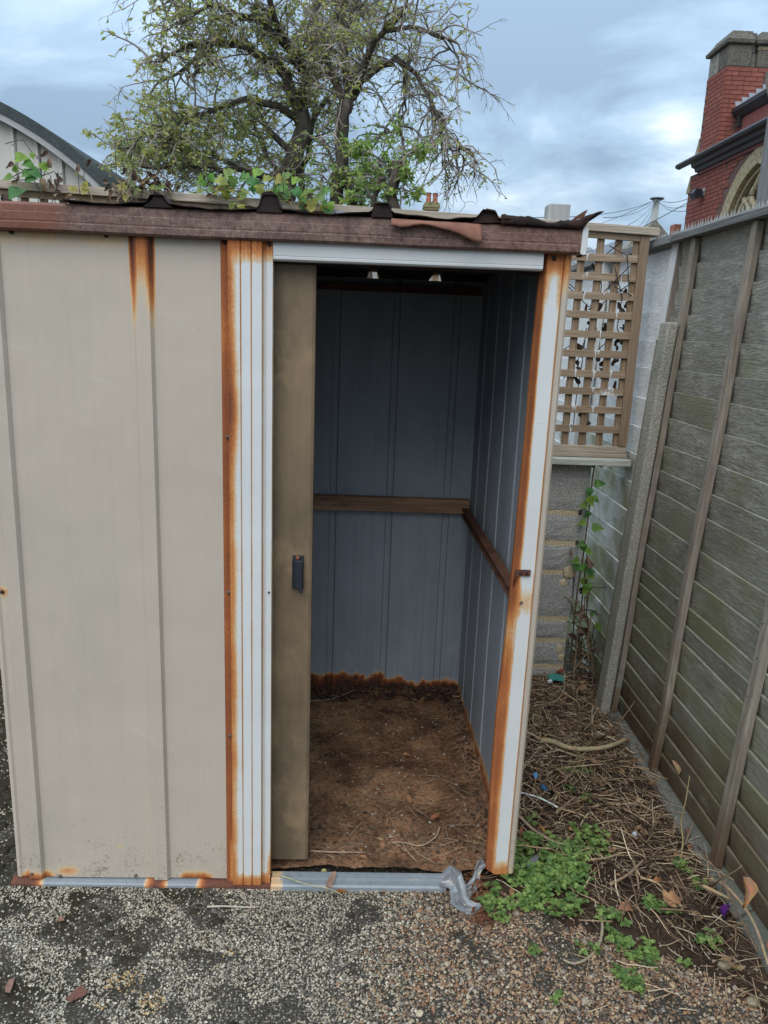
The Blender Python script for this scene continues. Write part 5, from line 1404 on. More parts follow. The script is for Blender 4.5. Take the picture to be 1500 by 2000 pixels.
# heap of dead creeper in the middle
v2 = thing('dead_creeper', 'tangled heap of shrivelled brown creeper on the trellis rail', 'climber', tuple(px_on(270, 380, 1.33)))
m = MB()
for k in range(46):
    a = px_on(U(205, 345), U(345, 405), 1.33+U(-.05, .05)); d = Vector((rnd.gauss(0, 1), rnd.gauss(0, .4), rnd.gauss(0, .5)))
    m.tube(bend(a, d, U(.06, .20), 6, .35, .05), 0.0016, 4, jit((0.15, 0.11, 0.075), .6, 1.6))
for ch in ([(255, 348), (245, 375), (222, 398)], [(165, 365), (178, 380), (181, 400)], [(300, 345), (330, 370), (342, 390)]): m.tube([px_on(a, b, 1.30) for a, b in ch], 0.0022, 5, (0.30, 0.25, 0.15))
m.build('stem', M_STEM, v2)
for k in range(64):
    px = rnd.gauss(275, 34); py = 352+abs(rnd.gauss(0, 20))+(0 if px > 210 else 8)
    if rnd.random() < .2: py -= 14
    place(lc[k % 10], 'dried_leaf', px_on(px, py, 1.33+U(-.04, .05)), (U(-1, 1), U(-.5, .5), U(-.8, .8)), (U(-1, 1), -1, U(-.5, 1)), U(.026, .046), v2)
for k in range(8):
    place(li[k % 4], 'leaf', px_on(U(200, 330), U(358, 385), 1.30), (U(-1, 1), -.3, U(-.8, .3)), (U(-.3, .3), -1, .4), U(.025, .04), v2)
for (px, py, an) in ((148, 372, 160), (160, 375, 20), (165, 368, 70)):
    a = R_(an); place(li[2], 'leaf', px_on(px, py, 1.30), (math.cos(a), -.2, math.sin(a)), (0, -1, .5), .035, v2)
# ivy hanging over the rail further right
v3 = thing('ivy', 'yellowing green ivy leaves draped over the trellis rail before the tree trunks', 'climber', tuple(px_on(520, 390, 1.33)))
m = MB()
for k in range(30):
    a = px_on(U(390, 650), U(358, 400), 1.33+U(-.04, .04)); d = Vector((rnd.gauss(0, 1), rnd.gauss(0, .3), rnd.gauss(0, .4)))
    m.tube(bend(a, d, U(.06, .22), 6, .3, .05), 0.0015, 4, jit((0.17, 0.14, 0.09), .6, 1.5))
m.build('stem', M_STEM, v3)
for k, (px, py, an, sz) in enumerate(((425, 350, -20, .05), (440, 342, 30, .05), (432, 362, -60, .045), (420, 368, 190, .04), (470, 345, -10, .055), (488, 350, -40, .06), (495, 340, 20, .05), (505, 362, -70, .05), (480, 372, -120, .045), (540, 350, -10, .055), (552, 345, 15, .045), (548, 360, -50, .05), (575, 368, -60, .05), (570, 355, 20, .045), (590, 380, -80, .05), (600, 372, -60, .045), (608, 395, -90, .05), (620, 380, -40, .045), (630, 375, 20, .04), (640, 408, -85, .045), (645, 395, -80, .04), (470, 400, -70, .04), (455, 395, -110, .035), (465, 385, 10, .04), (395, 360, 160, .035), (410, 352, 60, .04), (560, 375, -80, .035), (450, 355, 80, .035), (515, 350, 10, .04), (385, 372, 0, .035))):
    a = R_(an); place(li[k % 7], 'leaf', px_on(px, py, 1.30+U(-.02, .03)), (math.cos(a), -.25, math.sin(a)), (U(-.35, .35), -1, .5), sz*.95, v3)
for k in range(34):
    a = U(-3.1, 3.1); px = U(385, 650)
    place(li[k % 7], 'leaf', px_on(px, 355+(px-385)*.16+abs(rnd.gauss(0, 12))-6, 1.31+U(-.02, .05)), (math.cos(a), U(-.6, .4), math.sin(a)), (U(-.8, .8), -1, U(-.2, .9)), U(.026, .042), v3)
for k in range(9):
    place(lc[k % 10], 'dried_leaf', px_on((425, 422, 450, 560, 555, 478, 520, 588, 600)[k], (372, 380, 362, 385, 392, 395, 392, 392, 388)[k], 1.31), (U(-1, 1), 0, U(-1, .5)), (0, -1, .3), U(.028, .04), v3)

# dry climber in the trellis, and the one up the wall's corner
v4 = thing('dry_climber', 'dark withered climber stems and leaves threaded through the trellis', 'climber', tuple(at(1160, 650, 1, 1.40)))
m = MB()
for ch in ([(1100, 740), (1130, 700), (1150, 640), (1165, 560), (1180, 500), (1215, 470)], [(1110, 560), (1150, 600), (1190, 560), (1230, 520)], [(1200, 520), (1215, 580), (1205, 640), (1225, 690)], [(1255, 540), (1215, 565), (1180, 590), (1150, 640)], [(1145, 640), (1138, 700), (1125, 780), (1120, 830)], [(1090, 690), (1120, 670), (1160, 690), (1205, 650)], [(1160, 640), (1175, 560), (1170, 500)], [(1190, 480), (1225, 500), (1228, 560)], [(1100, 545), (1130, 570), (1125, 600)], [(1200, 560), (1228, 575), (1250, 585)]):
    m.tube([at(a, b, 1, 1.385+0.02*ns(a*.2, b*.2)+(-.035 if 1180 < a < 1235 and b < 600 else 0.02)) for a, b in ch], 0.0022, 5, (0.045, 0.035, 0.028))
m.build('stem', M_STEM, v4)
for k in range(58):
    px, py = ((1152+rnd.gauss(0, 12), rnd.gauss(610, 55)), (1218+rnd.gauss(0, 8), rnd.gauss(560, 40)), (1130+rnd.gauss(0, 16), U(640, 830)), (1170+rnd.gauss(0, 20), U(630, 780)), (1212+rnd.gauss(0, 8), U(650, 700)))[k % 5]
    if 470 < py < 830: place(lc[(1, 3, 8, 6)[k % 4]], 'dried_leaf', at(px, py, 1, 1.40+U(-.012, .03)), (U(-.6, .6), U(-.3, .3), U(-1, .3)), (U(-1, 1), -1, 0), U(.025, .045), v4)
v5 = thing('young_creeper', 'bright green creeper climbing the right end of the block wall', 'climber', tuple(at(1130, 1200, 1, 1.36)))
m = MB()
for ch in ([(1112, 1330), (1118, 1250), (1128, 1150), (1140, 1080), (1150, 1000), (1158, 930), (1162, 905)], [(1135, 1320), (1130, 1240), (1138, 1160), (1146, 1090)], [(1150, 1330), (1155, 1260), (1145, 1200), (1150, 1150)]):
    m.tube([at(a, b, 1, 1.35+0.02*ns(a*.1, b*.05)) for a, b in ch], 0.0035, 5, (0.12, 0.085, 0.055))
stuff(m.build('stem', M_STEM, v5))
for k, (px, py, an, sz) in enumerate(((1163, 945, 10, .05), (1152, 955, -100, .045), (1150, 972, -60, .05), (1146, 985, 200, .045), (1158, 972, -30, .04), (1150, 1000, -120, .04), (1142, 1020, 190, .04), (1158, 1030, 0, .055), (1140, 1060, 200, .04), (1138, 1065, -60, .045), (1145, 1075, -20, .04), (1130, 1095, 180, .045), (1135, 1105, -40, .05), (1145, 1115, 0, .05), (1150, 1120, -40, .045), (1140, 1130, -80, .05), (1150, 1140, -90, .045), (1130, 1110, 150, .045), (1145, 1150, -120, .04), (1165, 1220, -50, .045), (1155, 1200, 60, .03), (1160, 910, 150, .035), (1172, 908, 20, .035))):
    a = R_(an); place(lm['heart', k % 4], 'leaf', at(px, py, 1, 1.335+U(-.01, .01)), (math.cos(a), -.3, math.sin(a)), (U(-.3, .3), -1, .5), sz*.9, v5)
v6 = thing('dead_shrub', 'brown heap of dead stems and curled leaves in the corner by the wall', 'dead plant', tuple(at(1125, 1290, 1, 1.33)))
m = MB()
for k in range(70):
    px = rnd.gauss(1139, 12); py = 1335-abs(rnd.gauss(0, 95)); p = at(px, py, 1, U(1.28, 1.42))
    if p.z < 0.01: p.z = 0.01
    m.tube(bend(p, (rnd.gauss(0, .5), rnd.gauss(0, .4), rnd.gauss(0, 1)), U(.05, .20), 5, .3, .03), U(.001, .003), 4, jit((0.14, 0.095, 0.06), .4, 1.5))
for ch in ([(1120, 1325), (1122, 1300), (1128, 1250), (1140, 1180)], [(1150, 1300), (1148, 1250), (1155, 1200)], [(1120, 1310), (1135, 1290), (1148, 1275)], [(1145, 1240), (1160, 1300), (1158, 1330)]): m.tube([at(a, b, 1, 1.29) for a, b in ch], .004, 5, (0.26, 0.19, 0.12))
m.build('stem', M_STEM, v6)
for k in range(40):
    px = rnd.gauss(1139, 12); py = 1335-abs(rnd.gauss(0, 85)); p = at(px, py, 1, U(1.26, 1.40)); p.z = max(p.z, .015)
    place(lc[k % 10], 'dried_leaf', p, (U(-1, 1), U(-.6, .6), U(-1, .4)), (U(-1, 1), -1, .3), U(.03, .065), v6)

# ------------------------------------------------------------------ loose gravel
nr = np.random.default_rng(11)
def ico():
    t = (1+5**.5)/2
    V = np.array([(-1, t, 0), (1, t, 0), (-1, -t, 0), (1, -t, 0), (0, -1, t), (0, 1, t), (0, -1, -t), (0, 1, -t), (t, 0, -1), (t, 0, 1), (-t, 0, -1), (-t, 0, 1)], float)
    V /= np.linalg.norm(V[0])
    F = np.array([(0, 11, 5), (0, 5, 1), (0, 1, 7), (0, 7, 10), (0, 10, 11), (1, 5, 9), (5, 11, 4), (11, 10, 2), (10, 7, 6), (7, 1, 8), (3, 9, 4), (3, 4, 2), (3, 2, 6), (3, 6, 8), (3, 8, 9), (4, 9, 5), (2, 4, 11), (6, 2, 10), (8, 6, 7), (9, 8, 1)])
    return V, F
IV, IF = ico()
def rotm(n):
    q = nr.normal(size=(n, 4)); q /= np.linalg.norm(q, axis=1, keepdims=True); w_, x, y, z = q.T
    return np.stack([np.stack([1-2*(y*y+z*z), 2*(x*y-z*w_), 2*(x*z+y*w_)], -1), np.stack([2*(x*y+z*w_), 1-2*(x*x+z*z), 2*(y*z-x*w_)], -1), np.stack([2*(x*z-y*w_), 2*(y*z+x*w_), 1-2*(x*x+y*y)], -1)], 1)
def stones(name, P, R, C, mat, flat=(1.0, 0.8, 0.55)):
    n = len(P); sc3 = np.array(flat)*nr.uniform(.75, 1.25, (n, 3)); jit = nr.uniform(.82, 1.18, (n, 12, 1))
    loc = (IV[None]*jit)*sc3[:, None, :]*R[:, None, None]
    # lie roughly flat: spin about z with a small tilt
    a = nr.uniform(0, 2*np.pi, n); ca, sa = np.cos(a), np.sin(a); tl = nr.normal(0, .35, n)
    x = loc[..., 0]*ca[:, None]-loc[..., 1]*sa[:, None]; y = loc[..., 0]*sa[:, None]+loc[..., 1]*ca[:, None]; z = loc[..., 2]+x*np.sin(tl)[:, None]*.6
    V = np.stack([x, y, z], -1)+P[:, None, :]
    F = (IF[None]+(np.arange(n)*12)[:, None, None]).reshape(-1, 3)
    o = link(name, npmesh(name, V.reshape(-1, 3), F, mat, np.repeat(C, 12, axis=0)), None); stuff(o); return o
def fnoise(x, y, s, o): return np.array([ns(a*s, b*s, o) for a, b in zip(x, y)])
def gravel(n, x0, x1, y0, y1):
    x = nr.uniform(x0, x1, n); y = nr.uniform(y0, y1, n)
    br = np.clip((x-0.86)/0.42+fnoise(x, y, 4, 1)*0.5, 0, 1)          # 0 grey set chips, 1 loose brown pea shingle
    moss = fnoise(x, y, 5, 7)*0.6+fnoise(x, y, 13, 3)*0.45
    mossy = moss > (-0.05+0.26*np.clip((x-0.25)/0.6, 0, 1)-0.12*np.clip((-y-.30)/.2, 0, 1)*(x < 1.0)+0.12*np.clip((y+0.12)/.1, 0, 1)*(x > 0))
    edge = 1.36+0.22*np.clip((-0.01-y)/0.06, 0, 1)+0.42*np.clip((-0.07-y)/0.41, 0, 1)
    soil = np.clip((x-edge+0.02)/0.22+fnoise(x, y, 9, 5)*.5, 0, 1)
    keep = (nr.random(n) > np.where(mossy, 0.86, 0.10)) & (nr.random(n) > soil*0.93)
    keep &= ~((x > -0.015) & (x < 1.40) & (y > -0.022))
    x, y, br, mossy = x[keep], y[keep], br[keep], mossy[keep]; n = len(x)
    r = np.where(nr.random(n) < br, nr.uniform(.0022, .0052, n), nr.uniform(.0018, .0038, n)); big = nr.random(n) < 0.02*br; r = np.where(big, r*1.9, r)
    grey = np.array([(.46, .425, .35), (.34, .315, .26), (.27, .245, .205), (.56, .52, .44), (.13, .118, .10), (.38, .32, .235), (.28, .245, .19)])
    brn = np.array([(.31, .205, .125), (.21, .125, .08), (.40, .29, .185), (.44, .37, .28), (.13, .095, .078), (.27, .145, .085), (.29, .25, .21), (.11, .085, .072)])
    c = np.where((nr.random(n) < br)[:, None], brn[nr.integers(0, 8, n)], grey[nr.integers(0, 7, n)])*nr.uniform(.78, 1.2, (n, 1))*np.array([1.04, 1.0, .93])
    for cx0, cy0, rad in ((0.40, -0.34, .045), (0.47, -0.40, .05), (0.62, -0.27, .03), (0.57, -0.22, .022), (0.36, -0.42, .03)):
        d = np.hypot(x-cx0, y-cy0)+fnoise(x, y, 26, 2)*.035+.012; m_ = (d < rad) & (nr.random(n) < .55); c[m_] = np.array((.47, .31, .14))*nr.uniform(.7, 1.2, (m_.sum(), 1))
    z = r*nr.uniform(.0, .45, n)+nr.uniform(0, .004, n)*br
    return np.stack([x, y, z], -1), r, c
P_, R__, C_ = gravel(64000, -0.35, 2.0, -0.62, 0.02)
stones('gravel', P_, R__, C_, M_STONE)
P_, R__, C_ = gravel(16000, -1.3, -0.012, -0.62, 1.3)
k_ = (P_[:, 0] < -0.35) | (P_[:, 1] > 0.02); P_, R__, C_ = P_[k_], R__[k_]*1.15, C_[k_]
stones('side_gravel', P_, R__, C_, M_STONE)
P_, R__, C_ = gravel(9000, -1.0, 2.4, -1.25, -0.62)
stones('near_gravel', P_, R__*1.2, C_, M_STONE)
# scattered pebbles on the soil and in the shed
n = 900; x = nr.uniform(1.42, 2.0, n); y = nr.uniform(-0.6, 1.33, n)
c = np.array([(.26, .19, .13), (.36, .31, .25), (.16, .12, .1), (.28, .22, .17)])[nr.integers(0, 4, n)]
z = np.array([soil_z(a, b) for a, b in zip(x, y)]); stones('soil_pebbles', np.stack([x, y, z+.003], -1), nr.uniform(.002, .006, n), c, M_STONE)
n = 900; x = nr.uniform(.75, 1.37, n); y = nr.uniform(.06, 1.1, n)
c = np.array([(.22, .15, .1), (.12, .075, .05), (.45, .4, .34), (.28, .17, .09)])[nr.integers(0, 4, n)]
z = np.array([floor_z(a, b) for a, b in zip(x, y)]); stones('floor_crumbs', np.stack([x, y, z+.001], -1), nr.uniform(.0018, .0055, n), c, M_STONE)

n = 900; x = nr.uniform(.72, 1.385, n); y = 1.19-np.abs(nr.normal(0, .035, n))
c = np.array([(.10, .05, .03), (.06, .032, .022), (.17, .085, .045), (.04, .025, .02)])[nr.integers(0, 4, n)]
z = np.array([floor_z(a, b)+max(0, .03*ns(a*9, 4)+.014)*rnd.random()*1.6 for a, b in zip(x, y)]); stones('wall_crumbs', np.stack([x, y, z], -1), nr.uniform(.003, .010, n), c, M_STONE)
n = 500; x = 1.385-np.abs(nr.normal(0, .03, n)); y = nr.uniform(.08, 1.18, n)
c = np.array([(.12, .065, .04), (.07, .04, .028), (.19, .11, .065), (.045, .03, .022)])[nr.integers(0, 4, n)]
z = np.array([floor_z(a, b) for a, b in zip(x, y)]); stones('side_crumbs', np.stack([x, y, z], -1), nr.uniform(.002, .009, n), c, M_STONE)
# ------------------------------------------------------------------ straw litter
def straw(name, n, fx, fz_, rlen, rr, cols, lift, mat=M_STEM):
    T = Tubes(4)
    for _ in range(n):
        x, y = fx(); a = U(0, 6.283); Ls = U(*rlen); z = fz_(x, y)+U(*lift)
        p = Vector((x, y, z)); d = Vector((math.cos(a), math.sin(a), U(-.12, .2)))
        q = bend(p-d*Ls*.5, d, Ls, 4, U(0.02, 0.22), 0.0)
        for k in q: k.z = max(k.z, fz_(k.x, k.y)+.0015)
        r = U(*rr); cc = cols[rnd.randrange(len(cols))]; kk = U(.6, 1.25)
        T.add(q, [r, r, r*.9, r*.8, r*.5], tuple(c*kk for c in cc))
    return stuff(T.obj(name, mat, None))
STR = [(0.52, 0.37, 0.225), (0.38, 0.25, 0.15), (0.22, 0.14, 0.085), (0.60, 0.48, 0.33), (0.10, 0.066, 0.046), (0.22, 0.15, 0.095), (0.075, 0.05, 0.038)]
def lit_xy():
    while True:
        x = U(1.40, 2.02); y = 1.36-abs(rnd.gauss(0, .85))
        lo = 1.43+0.35*sm(0.15, -0.25, y)+0.15*sm(-.2, -.6, y)
        if -0.75 < y < 1.36 and x > lo+rnd.gauss(0, .09): return x, y
straw('straw_litter', 4600, lit_xy, soil_z, (.015, .11), (.0006, .0018), STR, (.002, .026))
straw('stick_litter', 240, lit_xy, soil_z, (.05, .20), (.0012, .0032), STR[:4], (.008, .034))
def sprs_xy():
    while True:
        x = U(1.25, 2.0); y = U(-.7, .1)
        if x > 1.15+abs(y)*.3: return x, y
straw('sparse_straw', 420, sprs_xy, soil_z, (.02, .11), (.0008, .0020), STR[:6], (.002, .012))
def in_xy():
    q = rnd.random()
    if q < .5: return U(.78, 1.36), .06+abs(rnd.gauss(0, .13))
    if q < .75: return 1.37-abs(rnd.gauss(0, .06)), U(.05, 1.1)
    return U(.76, 1.37), U(.05, 1.12)
straw('floor_straw', 520, in_xy, floor_z, (.015, .10), (.0006, .0015), [(.40, .30, .19), (.26, .17, .10), (.34, .24, .15), (.18, .11, .07)], (.001, .008))
def chips(name, n, fx, fz_, sz, cols, lift):
    m = MB()
    for k in range(n):
        x, y = fx(); z = fz_(x, y)+U(*lift); b = curl_mesh(cols[k % len(cols)], k) if k % 3 == 0 else leaf_mesh('oval', cols[k % len(cols)], k, U(-.5, .8), U(-.3, .5))
        s = U(*sz); mt = Matrix.Translation((x, y, z)) @ Euler((U(-.6, .6), U(-.5, .5), U(0, 6.28))).to_matrix().to_4x4() @ Matrix.Diagonal((s, s, s, 1))
        m.add([mt @ Vector(v) for v in b.v], b.f, list(b.c))
    return stuff(m.build(name, M_DEAD, None, smooth=True))
chips('leaf_litter', 620, lit_xy, soil_z, (.012, .034), [(0.26, 0.155, 0.09), (0.15, 0.09, 0.06), (0.40, 0.28, 0.175), (0.09, 0.055, 0.04), (0.32, 0.17, 0.08)], (.003, .024))
chips('floor_litter', 260, in_xy, floor_z, (.010, .026), [(0.22, 0.12, 0.065), (0.14, 0.08, 0.05), (0.28, 0.15, 0.07), (0.09, 0.06, 0.045)], (.001, .006))

# single larger sticks, leaves and scraps one can point to
def inshed(x, y): return 0.70 < x < 1.395 and 0.035 < y < 1.195
def gz(x, y):
    if inshed(x, y): return floor_z(x, y)
    return max(soil_z(x, y), 0) if x > 1.05 else 0.0
def stick(pts, r, label, col, z=0.02, cat='stick', name='stick', tip=.6, arch=0.0, side=None):
    Q = []
    for i, p in enumerate(pts):
        g = G(p[0], p[1], z); s = i/(len(pts)-1); g.z = gz(g.x, g.y)+(z*.3+r if inshed(g.x, g.y) else z)+arch*math.sin(math.pi*s); Q.append(g)
    # Catmull-Rom refinement
    out = []
    for i in range(len(Q)-1):
        a, b, c_, d = Q[max(0, i-1)], Q[i], Q[i+1], Q[min(len(Q)-1, i+2)]
        for k in range(5):
            t = k/5; out.append(0.5*((2*b)+(c_-a)*t+(2*a-5*b+4*c_-d)*t*t+(3*b-a-3*c_+d)*t**3))
    out.append(Q[-1]); n = len(out); m = MB(); m.tube(out, [r*(1-(1-tip)*i/(n-1))*(1+.12*ns(i*.9, px_seed(pts))) for i in range(n)], 7, [tuple(c*(0.85+0.3*rnd.random()) for c in col) for _ in range(n*7)])
    return tag(m.build(name, M_STEM, None, smooth=True, org=out[0]), label, cat)
def px_seed(p): return p[0][0]*.013
PALE = (0.42, 0.32, 0.20)
stick([(1055, 1455), (1078, 1462), (1110, 1474), (1150, 1477), (1190, 1470), (1222, 1452)], .0105, 'thickest pale curved stick lying across the litter between shed and fence', PALE, .03, tip=.75, arch=.012)
stick([(1085, 1470), (1110, 1480), (1140, 1488)], .0045, 'thin pale stick lying along the thickest curved stick', PALE, .024)
stick([(1010, 1554), (1050, 1572), (1088, 1590)], .003, 'straight thin white plastic rod on the litter beside the corner post', (0.75, 0.77, 0.78), .02, 'rod', 'plastic_rod', 1.0)
stick([(1012, 1604), (1045, 1632), (1090, 1657), (1148, 1668)], .0055, 'long pale stick running through the green weeds from the post', (0.40, 0.31, 0.21), .02)
stick([(1085, 1598), (1105, 1580), (1122, 1566)], .0055, 'short stout brown stick below the blue scrap', (0.33, 0.23, 0.15), .02)
stick([(1170, 1788), (1176, 1815), (1170, 1845), (1150, 1870), (1122, 1882), (1100, 1874)], .0048, 'hooked pale stick on the brown gravel below the weeds', (0.34, 0.27, 0.19), .008)
stick([(1385, 1732), (1405, 1760), (1440, 1805), (1470, 1845), (1500, 1895)], .006, 'thick straw coloured stalk leaning out along the foot of the fence', (0.36, 0.26, 0.16), .04, arch=.05)
stick([(1372, 1740), (1400, 1758), (1425, 1768)], .0062, 'split broad straw stalk beside the purple wrapper', (0.40, 0.29, 0.16), .05)
stick([(1235, 1690), (1243, 1720), (1246, 1748)], .0045, 'upright looking brown twig in the middle of the straw', (0.30, 0.20, 0.12), .03)
stick([(1190, 1740), (1225, 1720), (1255, 1694)], .005, 'pinkish brown twig crossing the straw below the fence batten', (0.32, 0.22, 0.14), .03)
stick([(1140, 1695), (1180, 1688), (1215, 1677)], .004, 'straight tan twig at the right edge of the weed patch', (0.33, 0.24, 0.14), .024)
stick([(405, 1771), (440, 1770), (482, 1772), (505, 1771)], .0028, 'lone pale straw lying on the grey chippings before the shed', (0.52, 0.45, 0.36), .008, 'straw', 'straw')
stick([(527, 1702), (560, 1714), (600, 1727), (640, 1735), (668, 1748)], .0018, 'long yellow grass stem lying across the sill track', (0.46, 0.42, 0.24), .030, 'grass stem', 'grass_stem')
stick([(858, 1628), (850, 1648), (822, 1668), (790, 1662), (765, 1658)], .0032, 'pale forked root lying inside the shed doorway', (0.40, 0.29, 0.19), .014, 'root', 'root')
stick([(605, 1672), (650, 1674), (712, 1676)], .0030, 'straight pinkish cane along the inner door track', (0.40, 0.28, 0.20), .022, 'cane', 'cane')
stick([(606, 1370), (650, 1358), (705, 1345)], .0022, 'pale straw against the rusted foot of the back wall', (0.42, 0.36, 0.26), .028, 'straw', 'straw')
# tall dry stems leaning on the fence
def fstem(pts, r, label, col):
    m = MB(); Q = [Vector(p) for p in pts]; m.tube(Q, [r*(1-.5*i/(len(Q)-1)) for i in range(len(Q))], 5, col); return tag(m.build('dry_weed', M_STEM, None, smooth=True, org=Q[0]), label, 'dead weed')
a0 = G(1330, 1690, .03)
fstem([a0, at(1334, 1640, 0, 1.95), at(1330, 1605, 0, 1.97), at(1340, 1560, 0, 1.98), at(1347, 1515, 0, 2.0)], .0035, 'thin dry stem standing up against the fence left of the last batten', (0.30, 0.22, 0.11))
fstem([G(1170, 1445, .03), at(1200, 1425, 0, 1.93), at(1240, 1370, 0, 1.99)], .0032, 'brown twig leaning diagonally on the fence near the concrete post', (0.26, 0.15, 0.09))
fstem([G(1480, 1860, .03), at(1440, 1780, 2, .06), at(1400, 1700, 0, 1.93), at(1362, 1652, 0, 1.97)], .003, 'long bent bramble stem arching up to the last batten', (0.24, 0.16, 0.10))
fstem([G(1385, 1735, .05), at(1410, 1715, 0, 1.93), at(1438, 1700, 0, 1.95), at(1450, 1690, 0, 1.96)], .0025, 'thin stem carrying a big curled brown leaf by the fence', (0.24, 0.17, 0.11))
def dleaf(px, py, kind, size, an, label, col, z=.02, tilt=(0, 0), curl=.3, axis=None, name='fallen_leaf', cat='leaf', mat=None):
    m = leaf_mesh(kind, col, int(px), curl, .25) if kind != 'curl' else curl_mesh(col, int(px))
    me = m.mesh(name, mat or M_DEAD, True)
    p = G(px, py, z) if axis is None else at(px, py, *axis)
    if axis is None: p.z = gz(p.x, p.y)+(z*.4+.004 if inshed(p.x, p.y) else z)
    a = R_(an); o = place(me, name, p, (math.cos(a), math.sin(a), tilt[0]), (tilt[1], -.2, 1), size)
    return tag(o, label, cat)
dleaf(655, 1702, 'long', .062, -118, 'long pinkish brown leaf hanging over the sill track', (0.36, 0.225, 0.165), .040, (-.5, .2), .15)
dleaf(638, 1722, 'long', .040, -60, 'smaller pinkish brown leaf tucked against the long one on the sill', (0.36, 0.23, 0.17), .036, (.2, .1), .2)
dleaf(655, 1742, 'oval', .036, 20, 'bright orange leaf lying just below the sill track', (0.44, 0.17, 0.05), .012)
dleaf(1062, 1632, 'oval', .038, 100, 'orange leaf standing in the weeds beside the pale stick', (0.46, 0.22, 0.05), .022, (.3, .3))
dleaf(1112, 1628, 'oval', .028, 60, 'round yellow ochre leaf at the top of the weed patch', (0.40, 0.25, 0.07), .024)
dleaf(1015, 1645, 'long', .045, 70, 'dark red brown leaf against the foot of the beige corner strip', (0.27, 0.10, 0.05), .02, (.4, .2))
dleaf(1000, 1752, 'oval', .036, 80, 'tan orange leaf below the corner post among the weeds', (0.42, 0.23, 0.10), .015, (.2, .2))
dleaf(985, 1745, 'curl', .036, 150, 'curled brown leaf between the rust heap and the weeds', (0.28, 0.15, 0.09), .012)
dleaf(1300, 1775, 'ivy', .055, 15, 'crumpled orange brown leaf by the small weeds near the straw', (0.42, 0.22, 0.11), .022, (.1, .2))
dleaf(1230, 1782, 'ivy', .04, 190, 'flat reddish brown leaf on bare soil right of the weeds', (0.33, 0.16, 0.09), .016)
dleaf(1275, 1735, 'oval', .04, 30, 'orange leaf half buried in the straw', (0.42, 0.18, 0.07), .02)
dleaf(1452, 1712, 'curl', .075, 250, 'big curled tan leaf hanging on a stem in front of the fence', (0.42, 0.24, 0.11), 0, (-1.2, .3), axis=(0, 1.955))
dleaf(1438, 1500, 'curl', .045, 280, 'small curled tan leaf caught on a fence board', (0.38, 0.24, 0.13), 0, (-2, .3), axis=(0, 2.02)).location = at(1316, 1485, 0, 2.02)
dleaf(1495, 1862, 'oval', .05, 20, 'red leaf at the right edge on the straw', (0.42, 0.12, 0.07), .04, (.1, .2))
dleaf(1448, 1905, 'curl', .06, 120, 'brown curled leaf lying on the dark soil near the bottom right', (0.30, 0.19, 0.11), .02)
dleaf(1128, 1355, 'oval', .055, 30, 'broad brown leaf lying against the base of the concrete post', (0.25, 0.14, 0.09), .04, (.3, .3))
dleaf(1085, 1318, 'oval', .055, 10, 'dark red leaf above the teal scrap by the block wall', (0.23, 0.06, 0.035), .04, (.3, 0))
dleaf(935, 1505, 'curl', .045, 70, 'curled brown leaf against the side wall inside the shed', (0.27, 0.15, 0.085), .03, (.4, 0))
dleaf(910, 1535, 'curl', .04, 200, 'curled ochre leaf on the shed floor by the side wall', (0.30, 0.17, 0.08), .03, (.2, 0))
dleaf(800, 1575, 'oval', .034, 95, 'ochre leaf upright on the middle of the shed floor', (0.42, 0.22, 0.09), .03, (.5, .3))
dleaf(785, 1483, 'oval', .034, 5, 'flat orange brown leaf on the shed floor', (0.38, 0.19, 0.08), .027)
dleaf(842, 1612, 'curl', .045, 30, 'curled brown leaf on the floor near the pale root', (0.24, 0.11, 0.055), .024)
dleaf(745, 1670, 'oval', .035, 80, 'red brown leaf by the inner door track', (0.31, 0.15, 0.085), .022, (.4, 0))
dleaf(700, 1690, 'oval', .025, 10, 'small orange leaf between the two door tracks', (0.40, 0.20, 0.09), .014)
def flat(poly, label, name, cat, col, z=.008, t=.0025, mat=None, rough=.6):
    """a scrap with outline given on the ground"""
    P = [G(a, b, z) for a, b in poly]; c = sum(P, Vector())/len(P); m = MB(); n = len(P)
    vs = []; 
    for zz_, s in ((z+t, .97), (z, 1.0)):
        for p in P: vs.append((c.x+(p.x-c.x)*s, c.y+(p.y-c.y)*s, max(0, soil_z(p.x, p.y) if p.x > 1.05 else 0)+zz_+.004*ns(p.x*40, p.y*40)))
    m.add(vs, [tuple(range(n)), tuple(range(2*n-1, n-1, -1))]+[(i, n+i, n+(i+1) % n, (i+1) % n) for i in range(n)], col)
    return tag(m.build(name, mat or M_STONE, None, org=c), label, cat)
RBR = (0.16, 0.07, 0.05)
flat([(128, 1950), (160, 1924), (171, 1936), (168, 1943), (138, 1957)], 'longer flake of red brown rusted sheet lying on the chippings', 'rust_flake', 'rust flake', RBR)['group'] = 'rust flakes on the chippings'
flat([(10, 1930), (18, 1915), (29, 1912), (24, 1930), (20, 1940), (10, 1939)], 'smaller pinkish rust flake at the left edge of the chippings', 'rust_flake', 'rust flake', (0.25, 0.13, 0.10))['group'] = 'rust flakes on the chippings'
flat([(112, 1793), (120, 1790), (126, 1798), (114, 1801)], 'tiny brown rust flake near the left foot of the shed door', 'rust_flake', 'rust flake', (0.26, 0.14, 0.09))['group'] = 'rust flakes on the chippings'
M_PLAST = colmat('thin_plastic', 0.35, 0.2, 40, 0.5, 0.2)
flat([(1068, 1330), (1076, 1323), (1090, 1328), (1102, 1332), (1100, 1342), (1086, 1339), (1074, 1338)], 'crumpled teal plastic scrap at the foot of the block wall', 'plastic_scrap', 'plastic scrap', (0.04, 0.30, 0.25), .045, .006, M_PLAST)
